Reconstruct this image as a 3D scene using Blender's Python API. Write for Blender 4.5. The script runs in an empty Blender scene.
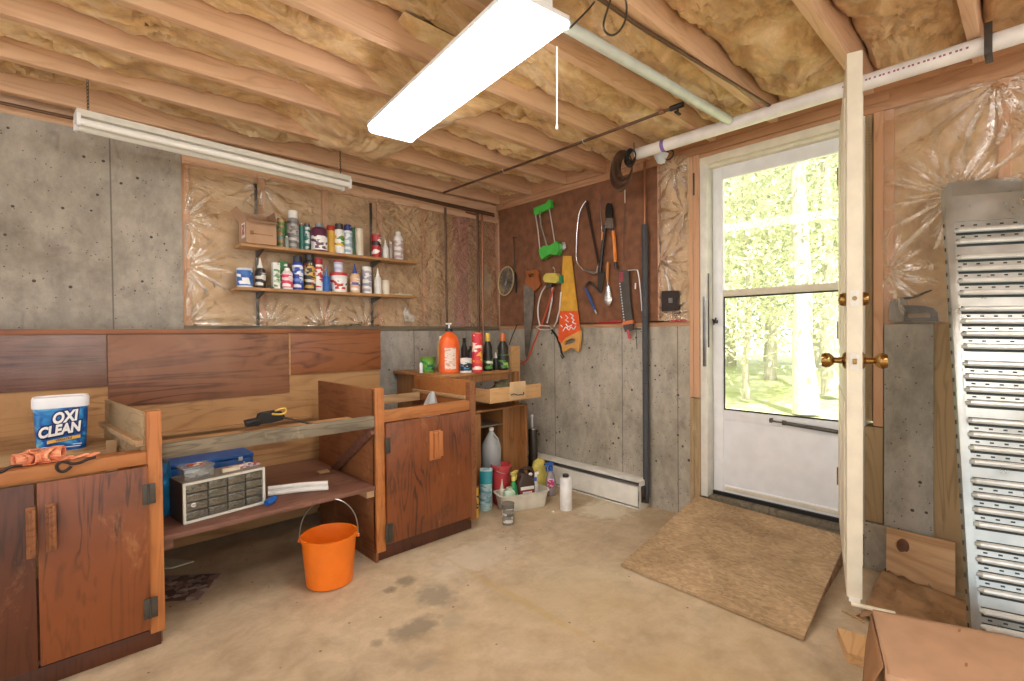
import bpy, bmesh, math, random
from mathutils import Vector, Matrix, noise
C = bpy.context.scene
COL = C.collection
PI = math.pi
rnd = random.Random(7)

# ------------------------------------------------------------------ camera
FPX = 493.5
YAW, PITCH, ROLL, CH = math.radians(43.087), math.radians(-0.847), math.radians(-0.561), 1.2
def cam_axes():
    f = Vector((math.sin(YAW)*math.cos(PITCH), math.cos(YAW)*math.cos(PITCH), math.sin(PITCH)))
    r = Vector((math.cos(YAW), -math.sin(YAW), 0)); u = r.cross(f)
    return r*math.cos(ROLL)+u*math.sin(ROLL), -r*math.sin(ROLL)+u*math.cos(ROLL), f
CR, CU, CF = cam_axes()
cam_d = bpy.data.cameras.new('camera'); cam = bpy.data.objects.new('camera', cam_d); COL.objects.link(cam)
cam_d.sensor_width = 36; cam_d.lens = 36*FPX/1024; cam_d.clip_start = .02; cam_d.clip_end = 200
mw = Matrix.Identity(4)
for i in range(3):
    mw[i][0] = CR[i]; mw[i][1] = CU[i]; mw[i][2] = -CF[i]
mw[0][3], mw[1][3], mw[2][3] = 0, 0, CH
cam.matrix_world = mw
C.camera = cam

# ------------------------------------------------------------------ world, sun, exposure
w = bpy.data.worlds.new('world'); C.world = w; w.use_nodes = True
bg = w.node_tree.nodes['Background']
bg.inputs[0].default_value = (.95, .975, 1.0, 1); bg.inputs[1].default_value = .85
sd = bpy.data.lights.new('sun', 'SUN'); sun = bpy.data.objects.new('sun', sd); COL.objects.link(sun)
sd.energy = 6.5; sd.angle = math.radians(1.5); sd.color = (1, .96, .88)
sun.rotation_euler = Vector((.45, .35, -1.0)).to_track_quat('-Z', 'Y').to_euler()
sun.location = (-6, -5, 12)
vs = C.view_settings
C.display_settings.display_device = 'sRGB'
vs.view_transform = 'Standard'; vs.look = 'None'; vs.exposure = 1.12; vs.gamma = 1; vs.use_curve_mapping = False
C.cycles.max_bounces = 8; C.cycles.transparent_max_bounces = 12
C.cycles.sample_clamp_indirect = 6

# ------------------------------------------------------------------ pixel -> world point on an axis plane
def at(px, py, ax, val):
    d = CR*((px-512)/FPX) + CU*((340.5-py)/FPX) + CF
    i = 'xyz'.index(ax); o = Vector((0, 0, CH))
    return o + d*((val-o[i])/d[i])
def depth(p): return (Vector(p)-Vector((0, 0, CH))).dot(CF)

# ------------------------------------------------------------------ materials
def srgb(c):
    if isinstance(c, str):
        c = [int(c[i:i+2], 16)/255 for i in (0, 2, 4)]
    return tuple((x/12.92 if x <= .04045 else ((x+.055)/1.055)**2.4) for x in c[:3]) + (1,)
MATS = {}
def newmat(name):
    m = bpy.data.materials.new(name); m.use_nodes = True
    nt = m.node_tree; b = nt.nodes['Principled BSDF']
    return m, nt, b
def N(nt, t, **kw):
    n = nt.nodes.new(t)
    for k, v in kw.items():
        if hasattr(n, k): setattr(n, k, v)
        else: n.inputs[k.replace('_', ' ')].default_value = v
    return n
def ramp(nt, stops, src=None):
    r = nt.nodes.new('ShaderNodeValToRGB'); e = r.color_ramp.elements
    while len(e) < len(stops): e.new(.5)
    for i, (p, c) in enumerate(stops): e[i].position = p; e[i].color = c if len(c) == 4 else tuple(c)+(1,)
    if src is not None: nt.links.new(src, r.inputs[0])
    return r
def coords(nt, scale=(1, 1, 1), rot=(0, 0, 0), loc=(0, 0, 0)):
    tc = nt.nodes.new('ShaderNodeTexCoord'); mp = nt.nodes.new('ShaderNodeMapping')
    mp.inputs['Scale'].default_value = scale; mp.inputs['Rotation'].default_value = rot; mp.inputs['Location'].default_value = loc
    nt.links.new(tc.outputs['Object'], mp.inputs[0]); return mp.outputs[0]
def bump(nt, b, src, strength=.3, dist=.01):
    bp = nt.nodes.new('ShaderNodeBump'); bp.inputs['Strength'].default_value = strength; bp.inputs['Distance'].default_value = dist
    nt.links.new(src, bp.inputs['Height']); nt.links.new(bp.outputs[0], b.inputs['Normal']); return bp
def mixc(nt, fac, a, b, mode='MIX'):
    m = nt.nodes.new('ShaderNodeMix'); m.data_type = 'RGBA'; m.blend_type = mode
    for s, v in ((m.inputs[0], fac), (m.inputs[6], a), (m.inputs[7], b)):
        if hasattr(v, 'links'): nt.links.new(v, s)
        else: s.default_value = v
    return m.outputs[2]
def plain(c, rough=.5, metal=0, name=None, coat=0, emit=0, alpha=1, trans=0, mottled=.06):
    key = ('p', str(c), rough, metal, coat, emit, alpha, trans)
    if key in MATS: return MATS[key]
    m, nt, b = newmat(name or 'paint')
    col = srgb(c)
    # a faint procedural mottling, so nothing is one dead flat tone
    nz = N(nt, 'ShaderNodeTexNoise', Scale=14, Detail=3); nt.links.new(coords(nt), nz.inputs[0])
    dark = tuple(x*(1-mottled*2) for x in col[:3])+(1,); lite = tuple(min(1, x*(1+mottled)) for x in col[:3])+(1,)
    r = ramp(nt, [(.35, dark), (.65, lite)], nz.outputs[0])
    nt.links.new(r.outputs[0], b.inputs['Base Color'])
    b.inputs['Roughness'].default_value = rough; b.inputs['Metallic'].default_value = metal
    b.inputs['Coat Weight'].default_value = coat
    b.inputs['Transmission Weight'].default_value = trans
    b.inputs['Alpha'].default_value = alpha
    if emit:
        b.inputs['Emission Color'].default_value = col; b.inputs['Emission Strength'].default_value = emit
    MATS[key] = m; return m
def wood(name, c1, c2, c3=None, axis='x', rough=.55, coat=0, freq=1.0, wear=0, worn='c8a070', bumps=.15, dark=0):
    """long grain along axis, cathedral figure, optional worn patches"""
    key = ('w', name)
    if key in MATS: return MATS[key]
    m, nt, b = newmat(name)
    s = {'x': (.9, 9, 9), 'y': (9, .9, 9), 'z': (9, 9, .9)}[axis]
    s = tuple(v*freq for v in s)
    co = coords(nt, s)
    n1 = N(nt, 'ShaderNodeTexNoise', Scale=1.0, Detail=3, Distortion=.8); nt.links.new(co, n1.inputs[0])
    mul = N(nt, 'ShaderNodeMath', operation='MULTIPLY'); mul.inputs[1].default_value = 17; nt.links.new(n1.outputs[0], mul.inputs[0])
    fr = N(nt, 'ShaderNodeMath', operation='PINGPONG'); fr.inputs[1].default_value = 1; nt.links.new(mul.outputs[0], fr.inputs[0])
    n2 = N(nt, 'ShaderNodeTexNoise', Scale=6.0, Detail=6, Roughness=.7); nt.links.new(co, n2.inputs[0])
    big = N(nt, 'ShaderNodeTexNoise', Scale=3.0, Detail=3); nt.links.new(coords(nt), big.inputs[0])
    r1 = ramp(nt, [(.0, srgb(c1)), (.45, srgb(c2))], fr.outputs[0])
    g_ = ramp(nt, [(.3, (0, 0, 0, 1)), (.75, (.6, .6, .6, 1))], n2.outputs[0]); c = mixc(nt, g_.outputs[0], r1.outputs[0], srgb(c2))
    if c3:
        r3 = ramp(nt, [(.4, (0, 0, 0, 1)), (.62, (1, 1, 1, 1))], big.outputs[0])
        c = mixc(nt, r3.outputs[0], c, mixc(nt, .6, c, srgb(c3)))
    if wear:
        wn = N(nt, 'ShaderNodeTexNoise', Scale=5.0, Detail=8, Roughness=.75, Distortion=.4); nt.links.new(coords(nt, (1, 1, .45), loc=(3, 1, 7)), wn.inputs[0])
        r4 = ramp(nt, [(.62-wear*.1, (0, 0, 0, 1)), (.76-wear*.1, (1, 1, 1, 1))], wn.outputs[0])
        mm = N(nt, 'ShaderNodeMath', operation='MULTIPLY'); mm.inputs[1].default_value = .55; nt.links.new(r4.outputs[0], mm.inputs[0])
        c = mixc(nt, mm.outputs[0], c, srgb(worn))
    if dark:
        dn = N(nt, 'ShaderNodeTexNoise', Scale=2.3, Detail=6, Roughness=.7, Distortion=.8); nt.links.new(coords(nt, loc=(1.3, 5, 2)), dn.inputs[0])
        r5 = ramp(nt, [(.55, (0, 0, 0, 1)), (.72, (dark, dark, dark, 1))], dn.outputs[0])
        c = mixc(nt, r5.outputs[0], c, srgb('38261c'))
    nt.links.new(c, b.inputs['Base Color'])
    b.inputs['Roughness'].default_value = rough; b.inputs['Coat Weight'].default_value = coat; b.inputs['Coat Roughness'].default_value = .25
    bump(nt, b, n2.outputs[0], bumps, .004)
    MATS[key] = m; return m

def concrete_wall_mat(name, base, lite, dk, seam_axis, seams, voids=1.0):
    m, nt, b = newmat(name)
    co = coords(nt)
    n1 = N(nt, 'ShaderNodeTexNoise', Scale=1.6, Detail=8, Roughness=.68, Distortion=.5); nt.links.new(co, n1.inputs[0])
    n2 = N(nt, 'ShaderNodeTexNoise', Scale=8, Detail=8, Roughness=.75); nt.links.new(coords(nt, (1, 1, .6)), n2.inputs[0])
    r = ramp(nt, [(.3, srgb(dk)), (.5, srgb(base)), (.72, srgb(lite))], n1.outputs[0])
    r2 = ramp(nt, [(.34, (.58, .58, .57, 1)), (.6, (1.12, 1.12, 1.12, 1))], n2.outputs[0])
    c = mixc(nt, .7, r.outputs[0], r2.outputs[0], 'MULTIPLY')
    # dark smudges
    n4 = N(nt, 'ShaderNodeTexNoise', Scale=13, Detail=3, Roughness=.5, Distortion=1.0); nt.links.new(coords(nt, (1, 1, .7), loc=(4, 2, 9)), n4.inputs[0])
    r6 = ramp(nt, [(.61, (0, 0, 0, 1)), (.78, (.4, .4, .4, 1))], n4.outputs[0])
    c = mixc(nt, r6.outputs[0], c, srgb('59554e'))
    # bug holes
    v = N(nt, 'ShaderNodeTexVoronoi', Scale=11); nt.links.new(co, v.inputs[0])
    lt = N(nt, 'ShaderNodeMath', operation='LESS_THAN'); lt.inputs[1].default_value = .085*voids; nt.links.new(v.outputs['Distance'], lt.inputs[0])
    v2 = N(nt, 'ShaderNodeTexVoronoi', Scale=34); nt.links.new(co, v2.inputs[0])
    lt2 = N(nt, 'ShaderNodeMath', operation='LESS_THAN'); lt2.inputs[1].default_value = .1*voids; nt.links.new(v2.outputs['Distance'], lt2.inputs[0])
    mx = N(nt, 'ShaderNodeMath', operation='MAXIMUM'); nt.links.new(lt.outputs[0], mx.inputs[0]); nt.links.new(lt2.outputs[0], mx.inputs[1])
    c = mixc(nt, mx.outputs[0], c, srgb('4e4a44'))
    # thin form-panel lines
    sp = N(nt, 'ShaderNodeSeparateXYZ'); nt.links.new(co, sp.inputs[0])
    hsum = None
    for s in seams:
        d = N(nt, 'ShaderNodeMath', operation='SUBTRACT'); d.inputs[1].default_value = s; nt.links.new(sp.outputs['xyz'.index(seam_axis)], d.inputs[0])
        a = N(nt, 'ShaderNodeMath', operation='ABSOLUTE'); nt.links.new(d.outputs[0], a.inputs[0])
        l = N(nt, 'ShaderNodeMath', operation='LESS_THAN'); l.inputs[1].default_value = .0035; nt.links.new(a.outputs[0], l.inputs[0])
        if hsum is None: hsum = l.outputs[0]
        else:
            ad = N(nt, 'ShaderNodeMath', operation='MAXIMUM'); nt.links.new(hsum, ad.inputs[0]); nt.links.new(l.outputs[0], ad.inputs[1]); hsum = ad.outputs[0]
    if hsum is not None:
        hm = N(nt, 'ShaderNodeMath', operation='MULTIPLY'); hm.inputs[1].default_value = .7; nt.links.new(hsum, hm.inputs[0])
        c = mixc(nt, hm.outputs[0], c, srgb('5c5850'))
    nt.links.new(c, b.inputs['Base Color']); b.inputs['Roughness'].default_value = .85
    bump(nt, b, n2.outputs[0], .35, .01)
    return m

def floor_mat():
    m, nt, b = newmat('floor_concrete')
    co = coords(nt)
    n1 = N(nt, 'ShaderNodeTexNoise', Scale=1.1, Detail=7, Roughness=.62, Distortion=.7); nt.links.new(co, n1.inputs[0])
    n2 = N(nt, 'ShaderNodeTexNoise', Scale=7, Detail=9, Roughness=.7, Distortion=.3); nt.links.new(co, n2.inputs[0])
    r = ramp(nt, [(.3, srgb('a8957c')), (.48, srgb('bfab8e')), (.62, srgb('c9b89c')), (.78, srgb('d8cbb4'))], n1.outputs[0])
    r2 = ramp(nt, [(.3, (.68, .64, .58, 1)), (.6, (1.08, 1.08, 1.08, 1))], n2.outputs[0])
    c = mixc(nt, .8, r.outputs[0], r2.outputs[0], 'MULTIPLY')
    # rusty warm blotches
    n3 = N(nt, 'ShaderNodeTexNoise', Scale=.9, Detail=4); nt.links.new(coords(nt, loc=(8, 3, 0)), n3.inputs[0])
    r3 = ramp(nt, [(.5, (0, 0, 0, 1)), (.68, (.5, .5, .5, 1))], n3.outputs[0])
    c = mixc(nt, r3.outputs[0], c, srgb('b79a6b'))
    # distinct dark and pale stains that lie on the slab
    nd = N(nt, 'ShaderNodeTexNoise', Scale=22, Detail=5); nt.links.new(co, nd.inputs[0])
    def stain(cx, cy, rx, ry, col, amt):
        nonlocal c
        mp = coords(nt, (1/rx, 1/ry, 0), loc=(-cx/rx, -cy/ry, 0))
        ln = N(nt, 'ShaderNodeVectorMath', operation='LENGTH'); nt.links.new(mp, ln.inputs[0])
        ad = N(nt, 'ShaderNodeMath', operation='MULTIPLY_ADD'); nt.links.new(nd.outputs[0], ad.inputs[0]); ad.inputs[1].default_value = 1.6
        nt.links.new(ln.outputs['Value'], ad.inputs[2])
        rr = ramp(nt, [(.0, (amt, amt, amt, 1)), (.62, (amt, amt, amt, 1)), (.9, (0, 0, 0, 1))])
        dv = N(nt, 'ShaderNodeMath', operation='DIVIDE'); dv.inputs[1].default_value = 2.2; nt.links.new(ad.outputs[0], dv.inputs[0]); nt.links.new(dv.outputs[0], rr.inputs[0])
        c = mixc(nt, rr.outputs[0], c, srgb(col))
    for (px, py, sx, sy, col, amt) in ((415, 628, 24, 8, '857a68', .8), (434, 595, 16, 11, '8d8270', .75), (406, 581, 8, 5, '857a66', .8), (378, 643, 7, 4, '8a7c66', .7), (425, 665, 12, 5, '978b78', .5), (452, 620, 12, 8, 'a1967f', .5),
                                       (606, 510, 22, 8, 'ddd4bf', .75), (480, 555, 50, 12, 'd6ccb6', .5), (390, 590, 6, 3, '7c715e', .7), (560, 590, 60, 22, 'b9a886', .35), (520, 600, 4, 60, 'b99a5e', .4)):
        p = at(px, py, 'z', 0); d = depth(p); k = d/FPX
        stain(p.x, p.y, sx*k*1.25, sy*k*1.25*d/CH*.9, col, amt)
    # specks of debris
    v = N(nt, 'ShaderNodeTexVoronoi', Scale=9); nt.links.new(co, v.inputs[0])
    lt = N(nt, 'ShaderNodeMath', operation='LESS_THAN'); lt.inputs[1].default_value = .05; nt.links.new(v.outputs['Distance'], lt.inputs[0])
    c = mixc(nt, lt.outputs[0], c, srgb('7a6748'))
    # scratches
    n5 = N(nt, 'ShaderNodeTexNoise', Scale=3, Detail=8, Roughness=.8, Distortion=2.2); nt.links.new(coords(nt, (.3, 3, 1), rot=(0, 0, .5)), n5.inputs[0])
    r7 = ramp(nt, [(.49, (0, 0, 0, 1)), (.5, (.35, .35, .35, 1)), (.51, (0, 0, 0, 1))], n5.outputs[0])
    c = mixc(nt, r7.outputs[0], c, srgb('a18f70'))
    nt.links.new(c, b.inputs['Base Color']); b.inputs['Roughness'].default_value = .62
    bump(nt, b, n2.outputs[0], .15, .008)
    return m

def insulation_mat(name, c1, c2, c3, scale=1.0):
    m, nt, b = newmat(name)
    co = coords(nt, (scale*.5, scale, scale))
    n1 = N(nt, 'ShaderNodeTexNoise', Scale=4.5, Detail=7, Roughness=.62, Distortion=1.3); nt.links.new(co, n1.inputs[0])
    n2 = N(nt, 'ShaderNodeTexNoise', Scale=16, Detail=8, Roughness=.75, Distortion=.6); nt.links.new(co, n2.inputs[0])
    r = ramp(nt, [(.3, srgb(c1)), (.5, srgb(c2)), (.7, srgb(c3))], n1.outputs[0])
    r2 = ramp(nt, [(.3, (.72, .68, .6, 1)), (.6, (1.06, 1.06, 1.06, 1))], n2.outputs[0])
    c = mixc(nt, .75, r.outputs[0], r2.outputs[0], 'MULTIPLY')
    nt.links.new(c, b.inputs['Base Color']); b.inputs['Roughness'].default_value = .8
    b.inputs['Sheen Weight'].default_value = .2
    bump(nt, b, n1.outputs[0], .5, .03)
    return m

def poly_mat():
    m, nt, b = newmat('clear_plastic_sheet')
    nt.nodes.remove(b); out = nt.nodes['Material Output']
    tr = N(nt, 'ShaderNodeBsdfTransparent'); tr.inputs[0].default_value = (.97, .95, .92, 1)
    gl = N(nt, 'ShaderNodeBsdfGlossy'); gl.inputs[0].default_value = (1, .98, .95, 1); gl.inputs['Roughness'].default_value = .16
    df = N(nt, 'ShaderNodeBsdfDiffuse'); df.inputs[0].default_value = (.9, .87, .82, 1)
    n1 = N(nt, 'ShaderNodeTexNoise', Scale=7, Detail=5, Roughness=.6, Distortion=2.5); nt.links.new(coords(nt, (1, 1, 1.5)), n1.inputs[0])
    bp = N(nt, 'ShaderNodeBump', Strength=.5, Distance=.03); nt.links.new(n1.outputs[0], bp.inputs['Height']); nt.links.new(bp.outputs[0], gl.inputs['Normal'])
    lw = N(nt, 'ShaderNodeFresnel'); lw.inputs[0].default_value = 1.55; nt.links.new(bp.outputs[0], lw.inputs['Normal'])
    m1 = N(nt, 'ShaderNodeMixShader'); m1.inputs[0].default_value = .05; nt.links.new(tr.outputs[0], m1.inputs[1]); nt.links.new(df.outputs[0], m1.inputs[2])
    m2 = N(nt, 'ShaderNodeMixShader'); nt.links.new(lw.outputs[0], m2.inputs[0]); nt.links.new(m1.outputs[0], m2.inputs[1]); nt.links.new(gl.outputs[0], m2.inputs[2])
    nt.links.new(m2.outputs[0], out.inputs[0]); return m
def clear_mat(name, tint, gloss=.08, rough=.05, dif=.12):
    m, nt, b = newmat(name); nt.nodes.remove(b); out = nt.nodes['Material Output']
    tr = N(nt, 'ShaderNodeBsdfTransparent'); tr.inputs[0].default_value = srgb(tint)
    gl = N(nt, 'ShaderNodeBsdfGlossy'); gl.inputs['Roughness'].default_value = rough
    df = N(nt, 'ShaderNodeBsdfDiffuse'); df.inputs[0].default_value = srgb(tint)
    m1 = N(nt, 'ShaderNodeMixShader'); m1.inputs[0].default_value = dif; nt.links.new(tr.outputs[0], m1.inputs[1]); nt.links.new(df.outputs[0], m1.inputs[2])
    m2 = N(nt, 'ShaderNodeMixShader'); m2.inputs[0].default_value = gloss; nt.links.new(m1.outputs[0], m2.inputs[1]); nt.links.new(gl.outputs[0], m2.inputs[2])
    nt.links.new(m2.outputs[0], out.inputs[0]); return m
def chips_mat(name, c1, c2, c3, sc=60, rough=.8):
    """oriented strand board"""
    m, nt, b = newmat(name)
    v = N(nt, 'ShaderNodeTexVoronoi', Scale=sc*.55); v.inputs['Randomness'].default_value = 1
    n0 = N(nt, 'ShaderNodeTexNoise', Scale=5, Detail=3)
    co = coords(nt, (1, .45, 1)); nt.links.new(co, n0.inputs[0])
    ad = mixc(nt, .12, co, n0.outputs[1]); nt.links.new(ad, v.inputs[0])
    sp = N(nt, 'ShaderNodeSeparateColor'); nt.links.new(v.outputs['Color'], sp.inputs[0])
    r = ramp(nt, [(0, srgb(c1)), (.5, srgb(c2)), (1, srgb(c3))], sp.outputs[0])
    n1 = N(nt, 'ShaderNodeTexNoise', Scale=2.2, Detail=7, Roughness=.7, Distortion=.6); nt.links.new(coords(nt), n1.inputs[0])
    r2 = ramp(nt, [(.36, (.62, .57, .5, 1)), (.6, (1.05, 1.05, 1.05, 1))], n1.outputs[0])
    c = mixc(nt, .85, r.outputs[0], r2.outputs[0], 'MULTIPLY')
    nt.links.new(c, b.inputs['Base Color']); b.inputs['Roughness'].default_value = rough
    bump(nt, b, sp.outputs[0], .2, .002); return m
def print_mat(base, inks, scale=40, rough=.35, thr=.5, stretch=(1, 1, 2.2)):
    """a printed label: ground colour with blocks of ink"""
    key = ('l', base, tuple(inks), scale, thr)
    if key in MATS: return MATS[key]
    m, nt, b = newmat('printed_label')
    v = N(nt, 'ShaderNodeTexVoronoi', Scale=scale, distance='CHEBYCHEV'); nt.links.new(coords(nt, stretch), v.inputs[0])
    sp = N(nt, 'ShaderNodeSeparateColor'); nt.links.new(v.outputs['Color'], sp.inputs[0])
    st = [(0, srgb(base)), (thr-.001, srgb(base))]
    for i, k in enumerate(inks): st.append((thr+(1-thr)*i/len(inks), srgb(k)))
    r = ramp(nt, st, sp.outputs[0]); r.color_ramp.interpolation = 'CONSTANT'
    nt.links.new(r.outputs[0], b.inputs['Base Color']); b.inputs['Roughness'].default_value = rough
    MATS[key] = m; return m
def galv_mat():
    m, nt, b = newmat('galvanised_steel')
    n = N(nt, 'ShaderNodeTexNoise', Scale=9, Detail=5); nt.links.new(coords(nt), n.inputs[0])
    nt.links.new(ramp(nt, [(.3, srgb('a6adab')), (.7, srgb('c6ccca'))], n.outputs[0]).outputs[0], b.inputs['Base Color'])
    nt.links.new(ramp(nt, [(.3, (.26, .26, .26, 1)), (.7, (.42, .42, .42, 1))], n.outputs[0]).outputs[0], b.inputs['Roughness'])
    b.inputs['Metallic'].default_value = .75; return m

M = {}
M['joist'] = wood('joist_pine', 'c09672', 'd8b08c', 'dcb696', rough=.7)
M['stud'] = wood('stud_pine', 'b88a66', 'd0a27c', 'd6aa88', axis='z', rough=.7)
M['study'] = wood('plate_pine', '9a7050', 'b88a64', 'c0946e', axis='y', rough=.7)
M['oldstud'] = wood('old_stud', '8a7454', 'b39a74', 'a38a66', axis='z', rough=.8, wear=.5, worn='d0bc98')
M['cab'] = wood('cabinet_plywood', '220d06', '743d1d', '8a4c26', axis='z', rough=.38, coat=.15, freq=1.3, wear=.25, worn='b98558', dark=.5)
M['cabdark'] = wood('cabinet_dark_ply', '1c0b06', '4e2613', '5e301a', axis='z', rough=.42, coat=.15, freq=1.3, wear=.2, worn='a87a50', dark=.4)
M['post'] = wood('orange_pine_post', '8e4f24', 'b4703a', 'c07c42', axis='z', rough=.5, dark=.35)
M['rail'] = wood('orange_pine_rail', '84491f', 'ac6c38', 'b87a44', axis='x', rough=.5, dark=.3)
M['side'] = wood('side_ply', '64361c', '87532f', '96633c', axis='y', rough=.6, wear=.5, worn='b98d62', dark=.3)
M['shelfdark'] = wood('dark_shelf_board', '553323', '775040', '86604c', axis='x', rough=.55, wear=.4, worn='a58670', dark=.3)
M['panel'] = wood('stained_panel', '3e2012', '84553a', '986a4c', axis='x', rough=.42, coat=.1, freq=.7, dark=.45)
M['panelred'] = wood('red_stained_panel', '4e2410', '8a5028', '965c34', axis='x', rough=.42, coat=.1, freq=.7, dark=.2)
M['paneldark'] = wood('worn_varnish_panel', '2c1610', '6a4234', '8a6a5c', axis='x', rough=.3, coat=.7, freq=1.0, dark=.5, bumps=1.0)
M['panel'] = M['panel']
M['plyback'] = wood('bare_plywood', '7c5430', 'b08454', 'be9464', axis='x', rough=.65, freq=.6, wear=.2, worn='7a4a26', dark=.2)
M['grey'] = wood('weathered_board', '4c4438', '857a66', '6c6252', axis='x', rough=.8, wear=.3, worn='c4b498')
M['paleboard'] = wood('pale_board', '9a7850', 'c0a078', 'b8956a', axis='x', rough=.7, dark=.2)
M['paley'] = wood('pale_partition', '88714f', 'ab9370', '9c8260', axis='y', rough=.7, wear=.4, worn='c9b592')
M['handle'] = wood('handle_strip', '8a4a22', 'b87440', 'a8673a', axis='z', rough=.5)
M['shelf'] = wood('shelf_board', '8a6038', 'ac7e4e', 'b88c5a', axis='x', rough=.55)
M['desk'] = wood('desk_wood', '8b5a30', 'ad7a48', 'b98854', axis='x', rough=.5)
M['deskz'] = wood('desk_wood_upright', '7a4a28', '9c6c40', 'a8784a', axis='z', rough=.5)
M['drawer'] = wood('drawer_pine', 'b98b5a', 'd2a672', 'dab07c', axis='x', rough=.5)
M['drawery'] = wood('drawer_pine_side', 'b98b5a', 'd2a672', 'dab07c', axis='y', rough=.5)
M['hard'] = plain('85583c', .75, name='brown_hardboard', mottled=.12)
M['floor'] = floor_mat()
M['conc'] = concrete_wall_mat('poured_concrete_left', 'a8a094', 'bdb6a9', '857d6f', 'x', [.248, -.6])
M['concb'] = concrete_wall_mat('poured_concrete_low', 'b1a999', 'c2bbad', '958d7e', 'y', [1.62, 2.05, 2.7, .47, .36], 1.2)
M['concback'] = concrete_wall_mat('poured_concrete_back', 'aba69b', 'bdb8ae', '928d82', 'x', [2.1, 2.62], 1.1)
M['ins'] = insulation_mat('fibreglass_batt', 'a67e4a', 'd6b07c', 'f0dab2')  # brown crease shade and cream highlights put into the batt's noise colours
M['insw'] = insulation_mat('kraft_faced_batt', 'b08f66', 'cfb088', 'dcc09a', .6)
M['insp'] = insulation_mat('pink_batt', 'a8706a', 'c08a80', 'cc9c90')
M['poly'] = poly_mat()
M['osb'] = chips_mat('strand_board', 'a08565', 'b0936e', 'bda27e', 230)
M['osbraw'] = chips_mat('strand_board_edge', '6f4e36', '8a6446', 'a07a58', 80)
M['card'] = plain('b48f70', .8, name='cardboard', mottled=.04)
M['cardd'] = plain('9a6f4a', .85, name='cardboard_dark')
M['galv'] = galv_mat()
M['chrome'] = plain('dcdcda', .2, .75, name='chrome')
M['steel'] = plain('a0a0a0', .3, 1, name='steel')
M['dsteel'] = plain('5a5650', .45, .8, name='dark_steel')
M['brass'] = plain('a07c48', .25, 1, name='brass')
M['black'] = plain('1c1a19', .4, name='black_plastic')
M['rubber'] = plain('4a4c50', .8, name='grey_foam')
M['white'] = plain('f1f3f6', .4, name='white_paint', mottled=.02)
M['whitem'] = plain('e6e4da', .35, name='white_enamel', mottled=.04)
M['cream'] = plain('e2dac4', .55, name='cream_paint', mottled=.04)
M['pvc'] = plain('eeeae4', .35, name='white_pipe', mottled=.04)
M['green_pipe'] = plain('c8cec6', .4, name='pale_green_pipe', mottled=.04)
M['copper'] = plain('a9765a', .35, .8, name='copper')
M['dkcopper'] = plain('6e5544', .45, .7, name='tarnished_copper')
M['orange'] = plain('f07a1c', .35, name='orange_plastic', mottled=.03)
M['paper'] = plain('e4e2dc', .8, name='paper')
M['glass'] = clear_mat('window_glass', 'fbfdfb', .014, .0, .0)
M['milky'] = clear_mat('milky_plastic', 'd8dcdc', .06, .2, .55)
M['clear'] = clear_mat('clear_plastic', 'e6eaea', .15, .08, .18)

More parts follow.
